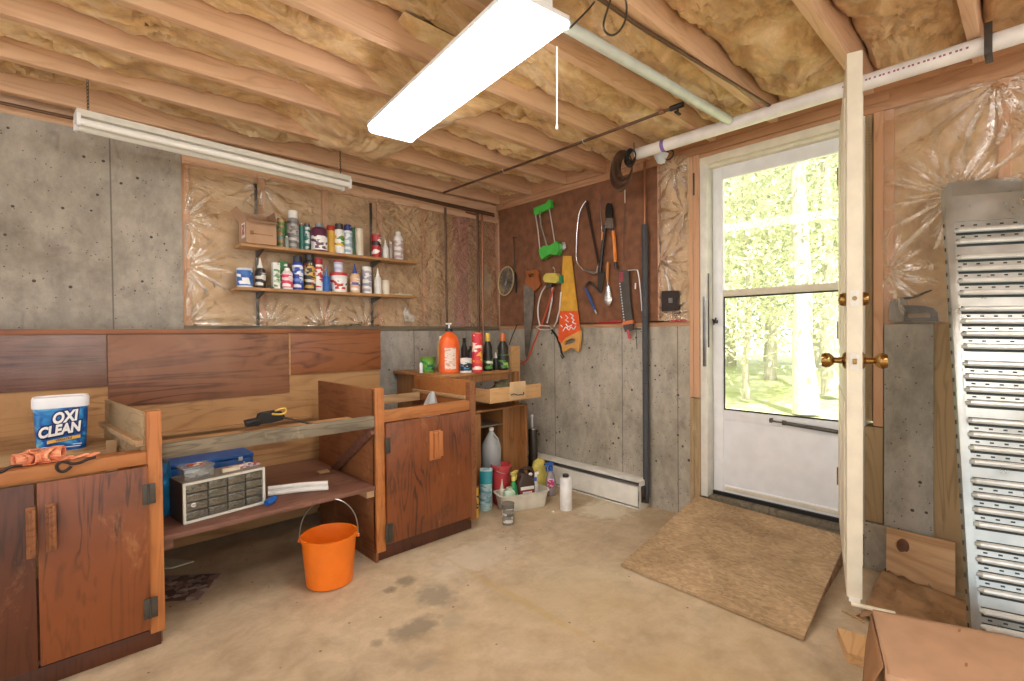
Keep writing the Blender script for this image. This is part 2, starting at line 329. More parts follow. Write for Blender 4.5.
# ------------------------------------------------------------------ mesh builder
def offset(parent):
    m = Matrix.Identity(4)
    while parent is not None:
        m = parent.matrix_basis @ m; parent = parent.parent
    return m
class MB:
    def __init__(self): self.bm = bmesh.new(); self.mi = 0; self.mats = []
    def use(self, m):
        if m not in self.mats: self.mats.append(m)
        self.mi = self.mats.index(m); return self
    def _f(self, vs):
        try: f = self.bm.faces.new(vs); f.material_index = self.mi; f.smooth = True; return f
        except ValueError: return None
    def box(self, x0, x1, y0, y1, z0, z1, bev=.0):
        return self.obox(Vector(((x0+x1)/2, (y0+y1)/2, (z0+z1)/2)), (abs(x1-x0), abs(y1-y0), abs(z1-z0)), None, bev)
    def obox(self, c, s, R=None, bev=0):
        c = Vector(c); vs = []
        for dx in (-.5, .5):
            for dy in (-.5, .5):
                for dz in (-.5, .5):
                    v = Vector((dx*s[0], dy*s[1], dz*s[2]))
                    if R is not None: v = R @ v
                    vs.append(self.bm.verts.new(c+v))
        fs = [self._f([vs[i] for i in q]) for q in ((0, 1, 3, 2), (4, 6, 7, 5), (0, 4, 5, 1), (2, 3, 7, 6), (0, 2, 6, 4), (1, 5, 7, 3))]
        if bev > 0:
            es = list({e for f in fs for e in f.edges})
            r = bmesh.ops.bevel(self.bm, geom=es, offset=bev, segments=2, profile=.6, affect='EDGES')
            for f in r['faces']: f.material_index = self.mi; f.smooth = True
        return self
    def beam(self, p0, p1, wd, th, up=(0, 0, 1), bev=0):
        p0, p1 = Vector(p0), Vector(p1); d = (p1-p0); L = d.length; x = d.normalized()
        y = Vector(up).cross(x).normalized(); z = x.cross(y)
        R = Matrix((x, y, z)).transposed()
        return self.obox((p0+p1)/2, (L, wd, th), R, bev)
    def tube(self, pts, r, seg=8, caps=True, closed=False):
        pts = [Vector(p) for p in pts]
        if len(pts) >= 5 and not closed and not isinstance(r, (list, tuple)):      # round off the bends
            for _ in range(2):
                q = [pts[0]]
                for a, b in zip(pts, pts[1:]): q += [a*.75+b*.25, a*.25+b*.75]
                pts = q+[pts[-1]]
        n = len(pts); rings = []
        rs = r if isinstance(r, (list, tuple)) else [r]*n
        prev = None
        for i, p in enumerate(pts):
            if closed: t = pts[(i+1) % n]-pts[i-1]
            else: t = pts[min(i+1, n-1)]-pts[max(i-1, 0)]
            t.normalize()
            if prev is None:
                a = Vector((0, 0, 1)) if abs(t.z) < .9 else Vector((1, 0, 0)); u = t.cross(a).normalized()
            else: u = (prev - t*prev.dot(t)).normalized()
            prev = u; v = t.cross(u)
            rings.append([self.bm.verts.new(p+(u*math.cos(2*PI*k/seg)+v*math.sin(2*PI*k/seg))*rs[i]) for k in range(seg)])
        m = n if closed else n-1
        for i in range(m):
            A, B = rings[i], rings[(i+1) % n]
            for k in range(seg): self._f([A[k], A[(k+1) % seg], B[(k+1) % seg], B[k]])
        if caps and not closed:
            self._f(list(reversed(rings[0]))); self._f(rings[-1])
        return self
    def cyl(self, p0, p1, r, seg=20, r2=None):
        return self.tube([p0, p1], [r, r2 if r2 is not None else r], seg)
    def lathe(self, prof, c=(0, 0, 0), seg=20, sx=1, sy=1, axis=None, caps=True):
        """prof: (radius, height) pairs; optional axis vector for a tilted lathe; sx/sy make it oval"""
        c = Vector(c); rings = []
        if axis is not None: q = Vector((0, 0, 1)).rotation_difference(Vector(axis).normalized()).to_matrix()
        for r, z in prof:
            ring = []
            for k in range(seg):
                v = Vector((math.cos(2*PI*k/seg)*r*sx, math.sin(2*PI*k/seg)*r*sy, z))
                if axis is not None: v = q @ v
                ring.append(self.bm.verts.new(c+v))
            rings.append(ring)
        for A, B in zip(rings, rings[1:]):
            for k in range(seg): self._f([A[k], A[(k+1) % seg], B[(k+1) % seg], B[k]])
        if caps:
            if prof[0][0] > 1e-5: self._f(list(reversed(rings[0])))
            if prof[-1][0] > 1e-5: self._f(rings[-1])
        return self
    def prism(self, loops, nrm, th):
        """closed outlines (first outer, others holes) of 3D points, thickened along nrm"""
        nrm = Vector(nrm).normalized()*th
        fr, edges = [], []
        tmp = bmesh.new(); tl = []
        for lp in loops:
            vs = [tmp.verts.new(Vector(p)) for p in lp]; tl.append(vs)
            for i in range(len(vs)): edges.append(tmp.edges.new((vs[i-1], vs[i])))
        tmp.verts.index_update()
        bmesh.ops.triangle_fill(tmp, edges=edges, use_beauty=True)
        tmp.verts.ensure_lookup_table(); tmp.verts.index_update()
        a = [self.bm.verts.new(v.co) for v in tmp.verts]; b = [self.bm.verts.new(v.co+nrm) for v in tmp.verts]
        for f in tmp.faces:
            ix = [v.index for v in f.verts]
            self._f([a[i] for i in ix]); self._f([b[i] for i in reversed(ix)])
        for vs in tl:
            for i in range(len(vs)):
                p, q = vs[i-1].index, vs[i].index; self._f([a[p], a[q], b[q], b[p]])
        tmp.free(); return self
    def grid(self, nu, nv, fn):
        g = [[self.bm.verts.new(fn(i/nu, j/nv)) for j in range(nv+1)] for i in range(nu+1)]
        for i in range(nu):
            for j in range(nv): self._f([g[i][j], g[i+1][j], g[i+1][j+1], g[i][j+1]])
        return g
    def ball(self, c, r, seg=12, s=(1, 1, 1)):
        pr = []; n = seg//2
        c = Vector(c); rings = []
        for i in range(1, n):
            a = PI*i/n; rings.append([self.bm.verts.new(c+Vector((math.sin(a)*math.cos(2*PI*k/seg)*r*s[0], math.sin(a)*math.sin(2*PI*k/seg)*r*s[1], -math.cos(a)*r*s[2]))) for k in range(seg)])
        for A, B in zip(rings, rings[1:]):
            for k in range(seg): self._f([A[k], A[(k+1) % seg], B[(k+1) % seg], B[k]])
        lo = self.bm.verts.new(c-Vector((0, 0, r*s[2]))); hi = self.bm.verts.new(c+Vector((0, 0, r*s[2])))
        for k in range(seg):
            self._f([lo, rings[0][(k+1) % seg], rings[0][k]]); self._f([hi, rings[-1][k], rings[-1][(k+1) % seg]])
        return self
    def build(self, name, mat=None, parent=None, loc=None, ang=35):
        """parent given: child; else top-level with its origin at its own base"""
        me = bpy.data.meshes.new(name)
        bmesh.ops.recalc_face_normals(self.bm, faces=self.bm.faces)
        if parent is not None: self.bm.transform(offset(parent).inverted())
        elif loc is None:
            xs = [v.co.x for v in self.bm.verts]; ys = [v.co.y for v in self.bm.verts]; zs = [v.co.z for v in self.bm.verts]
            loc = Vector(((min(xs)+max(xs))/2, (min(ys)+max(ys))/2, min(zs)))
        if parent is None and loc != 0: self.bm.transform(Matrix.Translation(-Vector(loc)))
        self.bm.to_mesh(me); self.bm.free()
        for m in ([mat] if mat is not None else self.mats): me.materials.append(m)
        if mat is not None:
            for p in me.polygons: p.material_index = 0
        me.set_sharp_from_angle(angle=math.radians(ang))
        o = bpy.data.objects.new(name, me); COL.objects.link(o)
        if parent is not None: o.parent = parent
        elif loc != 0: o.location = loc
        return o
def tag(o, label=None, cat=None, group=None, kind=None):
    if label: o['label'] = label
    if cat: o['category'] = cat
    if group: o['group'] = group
    if kind: o['kind'] = kind
    return o
def thing(name, label, cat, loc, group=None):
    o = bpy.data.objects.new(name, None); o.empty_display_size = .05; COL.objects.link(o)
    o.location = loc; return tag(o, label, cat, group)
def struct_root(name, loc=(0, 0, 0)):
    o = bpy.data.objects.new(name, None); COL.objects.link(o); o.location = loc; o['kind'] = 'structure'; return o
def box_part(name, mat, parent, x0, x1, y0, y1, z0, z1, bev=.002):
    return MB().box(x0, x1, y0, y1, z0, z1, bev).build(name, mat, parent)
def fbm(x, y, z, o=4): return noise.fractal(Vector((x, y, z)), .7, 2.0, o)
def ridge(x, y, z): return 1-abs(noise.noise(Vector((x, y, z))))*2
FONT = bpy.data.fonts.load('<builtin>') if False else None
def text_mesh(s, size, mat, parent, origin, right, up, name='lettering', ext=.0006, shear=0, bold=0, align='CENTER', xs=1.0):
    cu = bpy.data.curves.new('lettering', 'FONT'); cu.body = s; cu.size = size; cu.extrude = ext; cu.shear = shear; cu.offset = bold
    cu.align_x = align; cu.align_y = 'CENTER'; cu.resolution_u = 3
    to = bpy.data.objects.new('tmp', cu); COL.objects.link(to)
    dg = bpy.context.evaluated_depsgraph_get(); dg.update()
    me = bpy.data.meshes.new_from_object(to.evaluated_get(dg)); bpy.data.objects.remove(to)
    right = Vector(right).normalized(); up = Vector(up).normalized(); n = right.cross(up)
    mt = Matrix((right, up, n)).transposed().to_4x4(); mt.translation = Vector(origin)
    me.transform(offset(parent).inverted() @ mt @ Matrix.Diagonal((xs, 1, 1, 1))); me.materials.clear(); me.materials.append(mat)
    o = bpy.data.objects.new(name, me); COL.objects.link(o); o.parent = parent; return o

XB, YA, ZJ = 3.0, 3.38, 2.36      # right wall plane, back wall plane, underside of joists
YP = 3.20                         # face of the wooden backboard
LEDGE = 1.245

# ================================================================== STRUCTURE
fl = MB(); fl.box(-3.2, 3.2, -3.2, 3.6, -.12, 0); tag(fl.build('floor', M['floor'], loc=0), kind='structure')
gr = MB()
def gz(u, v):
    x, y = 3.2+u*60, -22+v*60
    return Vector((x, y, .04+.25*noise.noise(Vector((x*.15, y*.15, 0)))*min(1, u*8)))
gr.grid(60, 60, gz)
m_lawn, nt, b = newmat('grass_ground')
n1 = N(nt, 'ShaderNodeTexNoise', Scale=1.5, Detail=8, Roughness=.7); nt.links.new(coords(nt), n1.inputs[0])
nt.links.new(ramp(nt, [(.35, srgb('a9b36a')), (.6, srgb('d2d2a8'))], n1.outputs[0]).outputs[0], b.inputs['Base Color'])
tag(gr.build('ground', m_lawn, loc=0), kind='structure')

# --- back wall
wb = struct_root('wall_back', (0, YA, 0))
m = MB(); m.box(-3.2, .566, YA, YA+.2, 0, 2.275); m.build('concrete_face', M['conc'], wb)
m = MB(); m.box(-3.2, XB+.2, YA+.05, YA+.2, 2.275, 2.6); m.build('rim_joist', M['joist'], wb)
m = MB(); m.box(-3.2, .566, YA+.005, YA+.19, 2.275, 2.335, .002); m.build('top_plate', M['joist'], wb)
m = MB(); m.box(.566, XB+.2, YA, YA+.2, 0, LEDGE-.02); m.build('foundation', M['concback'], wb)
m = MB(); m.box(.566, XB, YA-.005, YA+.2, LEDGE-.02, LEDGE+.018, .003); m.build('sill_plate', M['grey'], wb)
m = MB(); m.box(.57, XB, YA-.01, YA+.14, 2.2, 2.24, .003).box(.57, XB, YA+.0, YA+.14, 2.24, 2.36, .003); m.build('top_plate', M['joist'], wb)
def wins(u, v):
    x = .6+u*2.4; z = 1.26+v*.94
    cell = ((x-.6) % .406)/.406
    return Vector((x, YA+.035-.022*math.sin(PI*cell)**.6+.02*fbm(x*2.6, 3, z*2.6), z))
m = MB(); m.grid(120, 48, wins); m.build('insulation', M['insw'], wb)
for i, x in enumerate((.585, 1.0, 1.41, 1.82, 2.22, 2.44, 2.96)):
    m = MB(); m.box(x-.019, x+.019, YA+.012, YA+.14, 1.26, 2.2, .002); m.build('stud', M['stud'], wb)
m = MB(); m.grid(8, 40, lambda u, v: Vector((2.5+u*.16, YA+.012+.008*fbm(u*2, 5, v*8)-.012*math.sin(PI*u), 1.262+v*.93))); m.build('pink_insulation', M['insp'], wb)
def sheet(P0, U, V, W, nu, nv, tacks, amp=.018, seed=0, base=.012):
    """crinkled plastic film: P0 corner, U and V spans, W towards the room, radial folds about tack points"""
    P0, U, V, W = map(Vector, (P0, U, V, W)); lu, lv = U.length, V.length
    def fn(u, v):
        s, t = u*lu, v*lv
        d = base + .010*noise.noise(Vector((s*3+seed, t*3, 1))) + .006*abs(noise.noise(Vector((s*9+seed, t*7, 2))))
        for (a, c, k, rad, ph) in tacks:
            dx, dy = s-a, t-c; r = math.hypot(dx, dy); th = math.atan2(dy, dx)
            f = abs(math.sin(k*th*.5+ph+.5*noise.noise(Vector((th*2, seed, r*2)))))
            d += amp*(f-.5)*min(1, r/.08)*math.exp(-(r/rad)**2)
            d -= base*.9*math.exp(-(r/.03)**2)
        return P0+U*u+V*v+W*max(.001, d)
    m = MB(); m.grid(nu, nv, fn); return m
sheet((.575, YA-.004, 1.262), (1.36, 0, 0), (0, 0, .95), (0, -1, 0), 170, 110,
      [(.0, .35, 15, .26, .3), (.0, .62, 13, .22, 1), (.42, .9, 11, .2, 2), (.0, .02, 13, .25, 0), (.45, .0, 14, .15, 1), (.8, .0, 14, .16, .6), (1.1, .0, 12, .14, .2)], amp=.024).build('plastic_sheet', M['poly'], wb)
sheet((1.935, YA+.0, 1.262), (1.06, 0, 0), (0, 0, .95), (0, -1, 0), 80, 60,
      [(.3, .0, 22, .14, 1), (.6, .9, 20, .2, 2)], amp=.008, seed=5, base=.006).build('plastic_sheet', M['poly'], wb)
m = MB(); m.prism([[(2.02, YA-.004, 1.30), (2.10, YA-.004, 1.30), (2.10, YA-.004, 1.34), (2.06, YA-.004, 1.36), (2.03, YA-.004, 1.42), (2.0, YA-.004, 1.38)]], (0, -1, 0), .004)
m.build('torn_paper', M['paper'], wb)

# --- right wall
wr = struct_root('wall_right', (XB, 0, 0))
m = MB(); m.box(XB, XB+.2, 1.53, YA+.2, 0, LEDGE-.01); m.build('foundation', M['concb'], wr)
m = MB(); m.box(XB-.006, XB+.14, 1.53, YA, LEDGE-.01, LEDGE+.02, .003); m.build('sill_plate', M['study'], wr)
m = MB(); m.box(XB+.06, XB+.2, 1.50, YA+.2, LEDGE+.02, 2.36); m.build('sheathing', M['study'], wr)
m = MB(); m.grid(20, 60, lambda u, v: Vector((XB-.002-.02*math.sin(PI*u)+.014*fbm(v*5, u*2, 3), 1.53+.205*u, 1.265+v*1.07))); m.build('insulation', M['insw'], wr)
sheet((XB-.014, 1.53, 1.27), (0, .21, 0), (0, 0, 1.06), (-1, 0, 0), 40, 140, [(.10, 1.0, 12, .3, 0), (.02, .7, 11, .2, 1), (.12, .05, 12, .2, 1), (.2, .4, 11, .2, 1)], amp=.018, seed=3).build('plastic_sheet', M['poly'], wr)
m = MB(); m.box(XB-.012, XB+.13, 1.505, 1.53, .78, 2.31, .002); m.box(XB-.012, XB+.13, 1.465, 1.503, .78, 2.31, .002); m.build('stud', M['stud'], wr)
m = MB(); m.box(XB-.012, XB+.13, 1.505, 1.53, 0, .775, .002); m.box(XB-.01, XB+.13, 1.465, 1.503, .0, .775, .002); m.build('stud', M['oldstud'], wr)
m = MB(); m.box(XB-.02, XB+.14, .50, YA, 2.31, 2.36, .003); m.build('top_plate', M['study'], wr)
m = MB(); m.box(XB-.016, XB+.13, -3, .62, 2.27, 2.36, .003); m.build('top_plate', M['study'], wr)
m = MB(); m.box(XB+.0, XB+.13, .62, 1.47, 2.285, 2.315, .003); m.build('header', M['study'], wr)
m = MB(); m.box(XB-.012, XB+.13, .525, .565, .72, 2.27, .002); m.build('stud', M['stud'], wr)
m = MB(); m.box(XB-.012, XB+.13, .525, .60, .24, .715, .002); m.build('stud', M['oldstud'], wr)
m = MB(); m.box(XB-.03, XB+.13, .47, .6, 0, .235, .008); m.build('concrete_stub', M['concb'], wr)
m = MB()                                # expanded ridged lath strip beside the jamb
for k in range(110): m.beam((XB-.004, .572, .75+k*.0137), (XB-.004, .598, .765+k*.0137), .006, .006, up=(1, 0, 0))
m.box(XB, XB+.12, .57, .60, .74, 2.27); m.build('lath_strip', M['oldstud'], wr)
m = MB(); m.box(XB-.02, XB+.2, .335, .52, 0, 1.225, .004); m.build('foundation', M['concback'], wr)
m = MB(); m.box(XB+.0, XB+.2, -3, .335, 0, 1.225, .002); m.build('board_facing', M['oldstud'], wr)
m = MB(); m.box(XB+.07, XB+.2, -3, .55, 1.225, 2.36); m.build('sheathing', M['study'], wr)
m = MB(); m.grid(150, 50, lambda u, v: Vector((XB+.02+.018*fbm(u*10, 7, v*3), -3+3.52*u, 1.225+v*1.05))); m.build('insulation', M['insw'], wr)
for y in (.505, .105, -.3, -.7):
    m = MB(); m.box(XB+.001, XB+.12, y-.019, y+.019, 1.225, 2.27, .002); m.build('stud', M['stud'], wr)
sheet((XB-.004, -.8, 1.23), (0, 1.325, 0), (0, 0, 1.05), (-1, 0, 0), 190, 150,
      [(1.06, .58, 15, .36, 0), (.93, 1.03, 13, .45, .5), (1.31, .25, 12, .2, 1)], amp=.03, seed=9).build('plastic_sheet', M['poly'], wr)

# --- ceiling
ce = struct_root('ceiling', (0, 0, ZJ))
m = MB(); m.box(-3.2, XB+.2, -3.2, YA+.2, ZJ+.19, ZJ+.23); m.build('subfloor', M['osb'], ce)
JY = [3.36, 2.96, 2.575, 2.20, 1.81, 1.385, 1.035, .60, .205, -.2, -.6, -1.0, -1.4, -1.8, -2.2, -2.6, -3.0]
for y in JY:
    m = MB(); m.box(-3.2, XB-.03, y-.04, y, ZJ, ZJ+.19, .002); m.build('joist', M['joist'], ce)
m = MB(); m.box(XB-.03, XB+.2, -3.2, YA+.2, ZJ+.0, ZJ+.19, .002); m.build('rim_joist', M['study'], ce)
def insul(y0, y1, seed):
    m = MB(); W = y1-y0; x0, x1 = (-1.6, XB-.035)
    nu = 300
    def fn(u, v):
        x = x0+(x1-x0)*u; e = min(v, 1-v)*2
        s = .075*(1-math.sqrt(max(0, 1-(1-e)**2)))
        z = ZJ+.062+s+.04*fbm(x*1.6+seed*3, v*W*1.6+seed, seed, 3)
        # folded, lobed facing: sharp valleys between rounded lumps
        w = noise.noise(Vector((x*2+seed, v*2, 4)))
        z += .05*(.28-abs(noise.noise(Vector((x*4.5+seed*7+w*2, v*W*7+w*3, 1)))))*-1*e**.4
        z += .03*abs(noise.noise(Vector((x*7+seed+w*4, v*W*16+w*6, 6))))
        z += .02*abs(noise.noise(Vector((x*16+seed+w*6, v*W*26+w*6, 2))))-.012
        z += .022*max(0, noise.noise(Vector((x*1.7+seed, v*3, 8))))*2
        return Vector((x, y0+W*v+.006*math.sin(x*20+seed)*(1-e), max(z, ZJ-.012)))
    m.grid(nu, 26, fn); m.build('insulation_batt', M['ins'], ce)
for i in range(len(JY)-1):
    if JY[i+1] < -1.9: break
    insul(JY[i+1]+.001, JY[i]-.041, i*1.7)
# a facing that has come loose and sags under the joists
def sag(u, v):
    x = 1.0+.80*u; y = 1.70+1.52*v
    e = min(u*1.1, (1-u)*1.5, v*2.2, (1-v)*2.4, .5)*2
    bend = .09*math.sin(y*4.1)+.05*noise.noise(Vector((y*3, 0, 2)))
    xx = x+bend*(1-abs(u-.5)*1.0)
    w = noise.noise(Vector((xx*2.2, y*2.2, 3)))
    z = ZJ+.10*(1-e)**1.5-.022*e-.035*e*abs(noise.noise(Vector((xx*8+w*3-y*5, y*2.2+xx*1.6, 3.3))))-.025*e*abs(noise.noise(Vector((xx*5+w*2, y*6, 9))))+.02*fbm(xx*2, y*2, 1, 3)*e
    return Vector((xx, y, z))
m = MB(); m.grid(90, 150, sag); m.build('sagging_batt', M['ins'], ce)

# --- door opening, storm door, inner door
JT = struct_root('trim_1', (XB, 1.04, .12))
m = MB(); m.box(XB+.0, XB+.2, 1.42, 1.465, .16, 2.285, .003); m.build('jamb', M['whitem'], JT)
m = MB(); m.box(XB+.0, XB+.2, .60, .625, .16, 2.285, .003); m.build('jamb', M['whitem'], JT)
m = MB(); m.box(XB-.004, XB+.2, .60, 1.465, 2.24, 2.285, .003).box(XB+.03, XB+.09, .6, 1.465, 2.222, 2.24, .002); m.build('head_jamb', M['cream'], JT)
m = MB(); m.box(XB-.025, XB+.02, .60, 1.49, .06, .14, .004).box(XB+.02, XB+.22, .60, 1.49, .08, .165, .004); m.build('threshold', M['grey'], JT)
m = MB(); m.box(3.068, 3.11, .627, 1.418, .166, .188); m.build('door_gap_shade', M['black'], JT)  # black strip painting the shade in the gap below the storm door
m = MB(); m.box(XB-.004, XB+.0, 1.425, 1.447, .98, 1.42, .001)
for z in (1.0, 1.1, 1.3, 1.4): m.cyl((XB-.007, 1.436, z), (XB-.003, 1.436, z), .004, 8)
m.build('strike_plate', M['steel'], JT)
m = MB(); m.box(XB-.008, XB, 1.405, 1.412, 1.1, 1.56, .001); m.build('weather_strip', M['dsteel'], JT)
m = MB(); m.box(XB-.017, XB-.012, 1.492, 1.503, 2.06, 2.2, .001); m.build('hinge_leaf', M['dsteel'], JT)

d1 = struct_root('door_1', (3.1, 1.02, .18))
x0, x1 = 3.075, 3.105; yl, yr = 1.418, .627
m = MB(); m.box(x0, x1, 1.353, yl, .19, 2.235, .004).box(x0, x1, yr, .695, .19, 2.235, .004)
m.box(x0, x1, .695, 1.353, 2.145, 2.235, .004).box(x0, x1, .695, 1.353, .19, .235, .004).box(x0, x1, .695, 1.353, .645, .706, .004)
m.build('frame', M['white'], d1)
m = MB(); m.box(x0-.004, x1, .695, 1.353, 1.416, 1.455, .003); m.box(x0-.007, x0-.003, 1.25, 1.33, 1.425, 1.44, .001); m.box(x0-.007, x0-.003, .74, .8, 1.425, 1.44, .001); m.build('middle_rail', M['cream'], d1)
m = MB(); m.box(x0+.006, x1-.004, .695, 1.353, .235, .645, .001); m.build('kick_panel', M['white'], d1)
m = MB(); m.box(3.09, 3.094, .693, 1.355, 1.45, 2.147); m.build('upper_glass', M['glass'], d1)
m = MB(); m.box(3.092, 3.096, .693, 1.355, .705, 1.42); m.build('lower_glass', M['glass'], d1)
m = MB()
m.box(x0+.004, x0+.01, .70, 1.349, 1.405, 1.415).box(x0+.004, x0+.01, .70, 1.349, .707, .716).box(x0+.004, x0+.01, 1.344, 1.351, .707, 1.415)
m.build('black_gasket', M['black'], d1)
m = MB(); m.cyl((3.055, .70, .655), (3.055, 1.0, .672), .011, 10).cyl((3.055, 1.0, .672), (3.055, 1.07, .676), .005, 8).box(3.05, 3.075, 1.06, 1.075, .665, .69, .002).box(3.045, 3.06, .985, 1.005, .66, .686, .002); m.build('closer', M['dsteel'], d1)
m = MB(); m.cyl((3.075, 1.395, 1.262), (3.045, 1.395, 1.262), .012, 10).beam((3.047, 1.41, 1.275), (3.047, 1.375, 1.25), .008, .008, bev=.002).beam((3.047, 1.385, 1.285), (3.047, 1.40, 1.24), .01, .006, bev=.002); m.build('latch_knob', M['black'], d1)
m = MB(); m.box(x0-.003, x0, .7, 1.34, .205, .228, .001); m.build('bottom_sweep', M['cream'], d1)

# inner door, swung into the room and seen on its edge
dv = Vector((.8, .214, 0)).normalized(); dn = Vector((-dv.y, dv.x, 0))   # dn points away from the camera's right: left face
E0 = Vector((2.15, .438, 0)); TH = .048
d2 = struct_root('door_2', (2.98, .66, .21))
Rd = Matrix((dv, dn, Vector((0, 0, 1)))).transposed()
def dp(s, t, z): return E0+dv*s+dn*t+Vector((0, 0, z))
m = MB(); m.obox(dp(.415, TH/2, 1.21), (.83, TH, 1.995), Rd, .003); m.build('slab', M['cream'], d2)
m = MB()
for s, w_ in ((.2, .26), (.6, .26)):
    for z, h in ((.62, .62), (1.6, .95)):
        for t in (TH+.003, -.003):
            m.obox(dp(s, t, z), (w_, .006, h), Rd, .002)
m.build('raised_panel', M['cream'], d2)
m = MB()
for sg, t in ((1, TH), (-1, 0)):
    ax = dn*sg; p = dp(.06, t, 1.085)
    m.lathe([(.032, 0), (.032, .004), (.026, .010), (.012, .014), (.011, .036), (.018, .042), (.027, .052), (.029, .066), (.024, .078), (.0, .080)], p, 20, axis=ax)
m.build('knob', M['brass'], d2)
m = MB()
for sg, t in ((1, TH), (-1, 0)):
    m.lathe([(.024, 0), (.026, .006), (.022, .02), (.012, .024), (.0, .025)], dp(.06, t, 1.315), 16, axis=dn*sg)
m.build('deadbolt', M['brass'], d2)
m = MB()
for z, h in ((1.085, .058), (1.315, .058)):
    m.obox(dp(-.001, TH/2, z), (.003, .027, h), Rd, .001)
    m.cyl(dp(-.004, TH/2, z+h*.38), dp(-.001, TH/2, z+h*.38), .003, 8).cyl(dp(-.004, TH/2, z-h*.38), dp(-.001, TH/2, z-h*.38), .003, 8)
m.build('latch_plate', M['whitem'], d2)
m = MB(); m.obox(dp(-.006, TH/2, 1.085), (.014, .013, .02), Rd, .002); m.cyl(dp(-.005, TH/2, 1.315), dp(0, TH/2, 1.315), .008, 10); m.build('latch_bolt', M['brass'], d2)
m = MB(); m.obox(dp(.415, TH/2, .208), (.84, .035, .018), Rd, .002); m.build('door_sweep', M['whitem'], d2)
m = MB()
for z in (.45, 1.2, 1.98): m.cyl(dp(.835, TH+.004, z-.045), dp(.835, TH+.004, z+.045), .006, 10); m.obox(dp(.815, TH+.0015, z), (.035, .003, .085), Rd)
m.build('hinge', M['brass'], d2)

# ================================================================== OUTSIDE
LEAFC = [('b2ba9c', 'd8dabc'), ('a6ae92', 'cacfb2'), ('c6c8aa', 'e4e4cc')]
def leafmat(i):
    m, nt, b = newmat('leaves'); n = N(nt, 'ShaderNodeTexNoise', Scale=3, Detail=4); nt.links.new(coords(nt), n.inputs[0])
    r = ramp(nt, [(.35, srgb(LEAFC[i][0])), (.65, srgb(LEAFC[i][1]))], n.outputs[0]); nt.links.new(r.outputs[0], b.inputs['Base Color'])
    b.inputs['Roughness'].default_value = .6
    out = nt.nodes['Material Output']; tl = N(nt, 'ShaderNodeBsdfTranslucent'); nt.links.new(r.outputs[0], tl.inputs[0])
    mx = N(nt, 'ShaderNodeMixShader'); mx.inputs[0].default_value = .45; nt.links.new(b.outputs[0], mx.inputs[1]); nt.links.new(tl.outputs[0], mx.inputs[2]); nt.links.new(mx.outputs[0], out.inputs[0])
    return m
LM = [leafmat(i) for i in range(3)]
M['bark'] = wood('tree_bark', '8d8476', 'c4bdae', 'b0a898', axis='z', rough=.9, bumps=.6)
def tree(x, y, h, tr, cr, lab, mi, nleaf=5000, low=.25, lean=0, ls=.07):
    t = thing('tree', lab, 'tree', (x, y, 0))
    m = MB(); pts = []; r2 = random.Random(int(x*91+y*37))
    for k in range(9):
        f = k/8; pts.append((x+lean*f*h+.12*noise.noise(Vector((x, k*.6, 0))), y+.12*noise.noise(Vector((y, k*.6, 5))), f*h*.95))
    m.tube(pts, [tr*(1-.75*k/8)*(1.25 if k == 0 else 1) for k in range(9)], 12)
    tips = []
    for k in range(14):
        f = low+.05+(.9-low)*k/14; a = k*2.4+x; b0 = Vector((x+lean*f*h, y, f*h*.95)); L = cr*(1-f*.5)*.9
        b1 = b0+Vector((math.cos(a)*L, math.sin(a)*L, L*.45)); mid = (b0+b1)/2+Vector((0, 0, L*.12))
        m.tube([b0, mid, b1], [tr*.3*(1.1-f), tr*.2*(1.1-f), .01], 6); tips += [mid, b1, (mid+b1)/2]
    m.build('trunk', M['bark'], t)
    m = MB()
    for i in range(int(nleaf*1.4)):
        c0 = r2.choice(tips); s = cr*.33
        p = c0+Vector((r2.gauss(0, s), r2.gauss(0, s), r2.gauss(0, s*.7)))
        if p.z < h*low*.6: continue
        n = Vector((r2.gauss(0, 1), r2.gauss(0, 1), r2.gauss(0, 1)+.6)).normalized(); u = n.orthogonal().normalized(); q = Matrix.Rotation(r2.random()*6.28, 3, n); u = q @ u; v = n.cross(u)
        a = ls*.72*(.7+.7*r2.random())
        vs = [m.bm.verts.new(p+u*a), m.bm.verts.new(p+v*a*.45+n*a*.1), m.bm.verts.new(p-u*a), m.bm.verts.new(p-v*a*.45+n*a*.1)]
        m._f(vs)
    m.build('foliage', LM[mi], t)
def gp(px, X): return at(px, 340, 'x', X).y
tree(8.0, gp(803, 8), 8, .15, 1.8, 'thick pale tree trunk, nearest one seen through the glass door', 1, 2500, .5, ls=.06)
tree(10.5, gp(829, 10.5), 9, .13, 1.8, 'slimmer tree trunk right of the thick pale trunk outside the door', 0, 2500, .45, ls=.06)
tree(9.0, gp(745, 9), 4.6, .06, 1.9, 'leafy yellow-green sapling filling the left part of the door glass', 2, 7500, .08)
tree(12.5, gp(772, 12.5), 7.5, .12, 2.6, 'bushy tree between the sapling and the thick pale trunk outside', 0, 8000, .12, ls=.09)
tree(15.5, gp(732, 15.5), 9, .16, 3.2, 'tall leafy tree farthest left behind the glass door', 1, 7000, .15, ls=.11)
tree(16.0, gp(815, 16), 9, .16, 3.2, 'tall leafy tree behind the two trunks outside the door', 2, 7000, .1, ls=.11)
tree(18.0, gp(850, 18), 9, .16, 3.2, 'distant leafy tree outside, behind the inner door edge', 0, 6000, .1, ls=.12)
tree(19.0, gp(770, 19), 10, .16, 3.6, 'farthest tree in the middle of the door glass', 1, 7000, .1, ls=.13)
tree(11.0, 7.4, 7, .13, 2.4, 'leafy tree outside, left of everything framed by the glass door', 2, 5000, .1, ls=.1)
tree(13.5, 11.0, 8, .15, 3.0, 'tall outlying tree far to the left beyond the glass door', 0, 5000, .1, ls=.12)
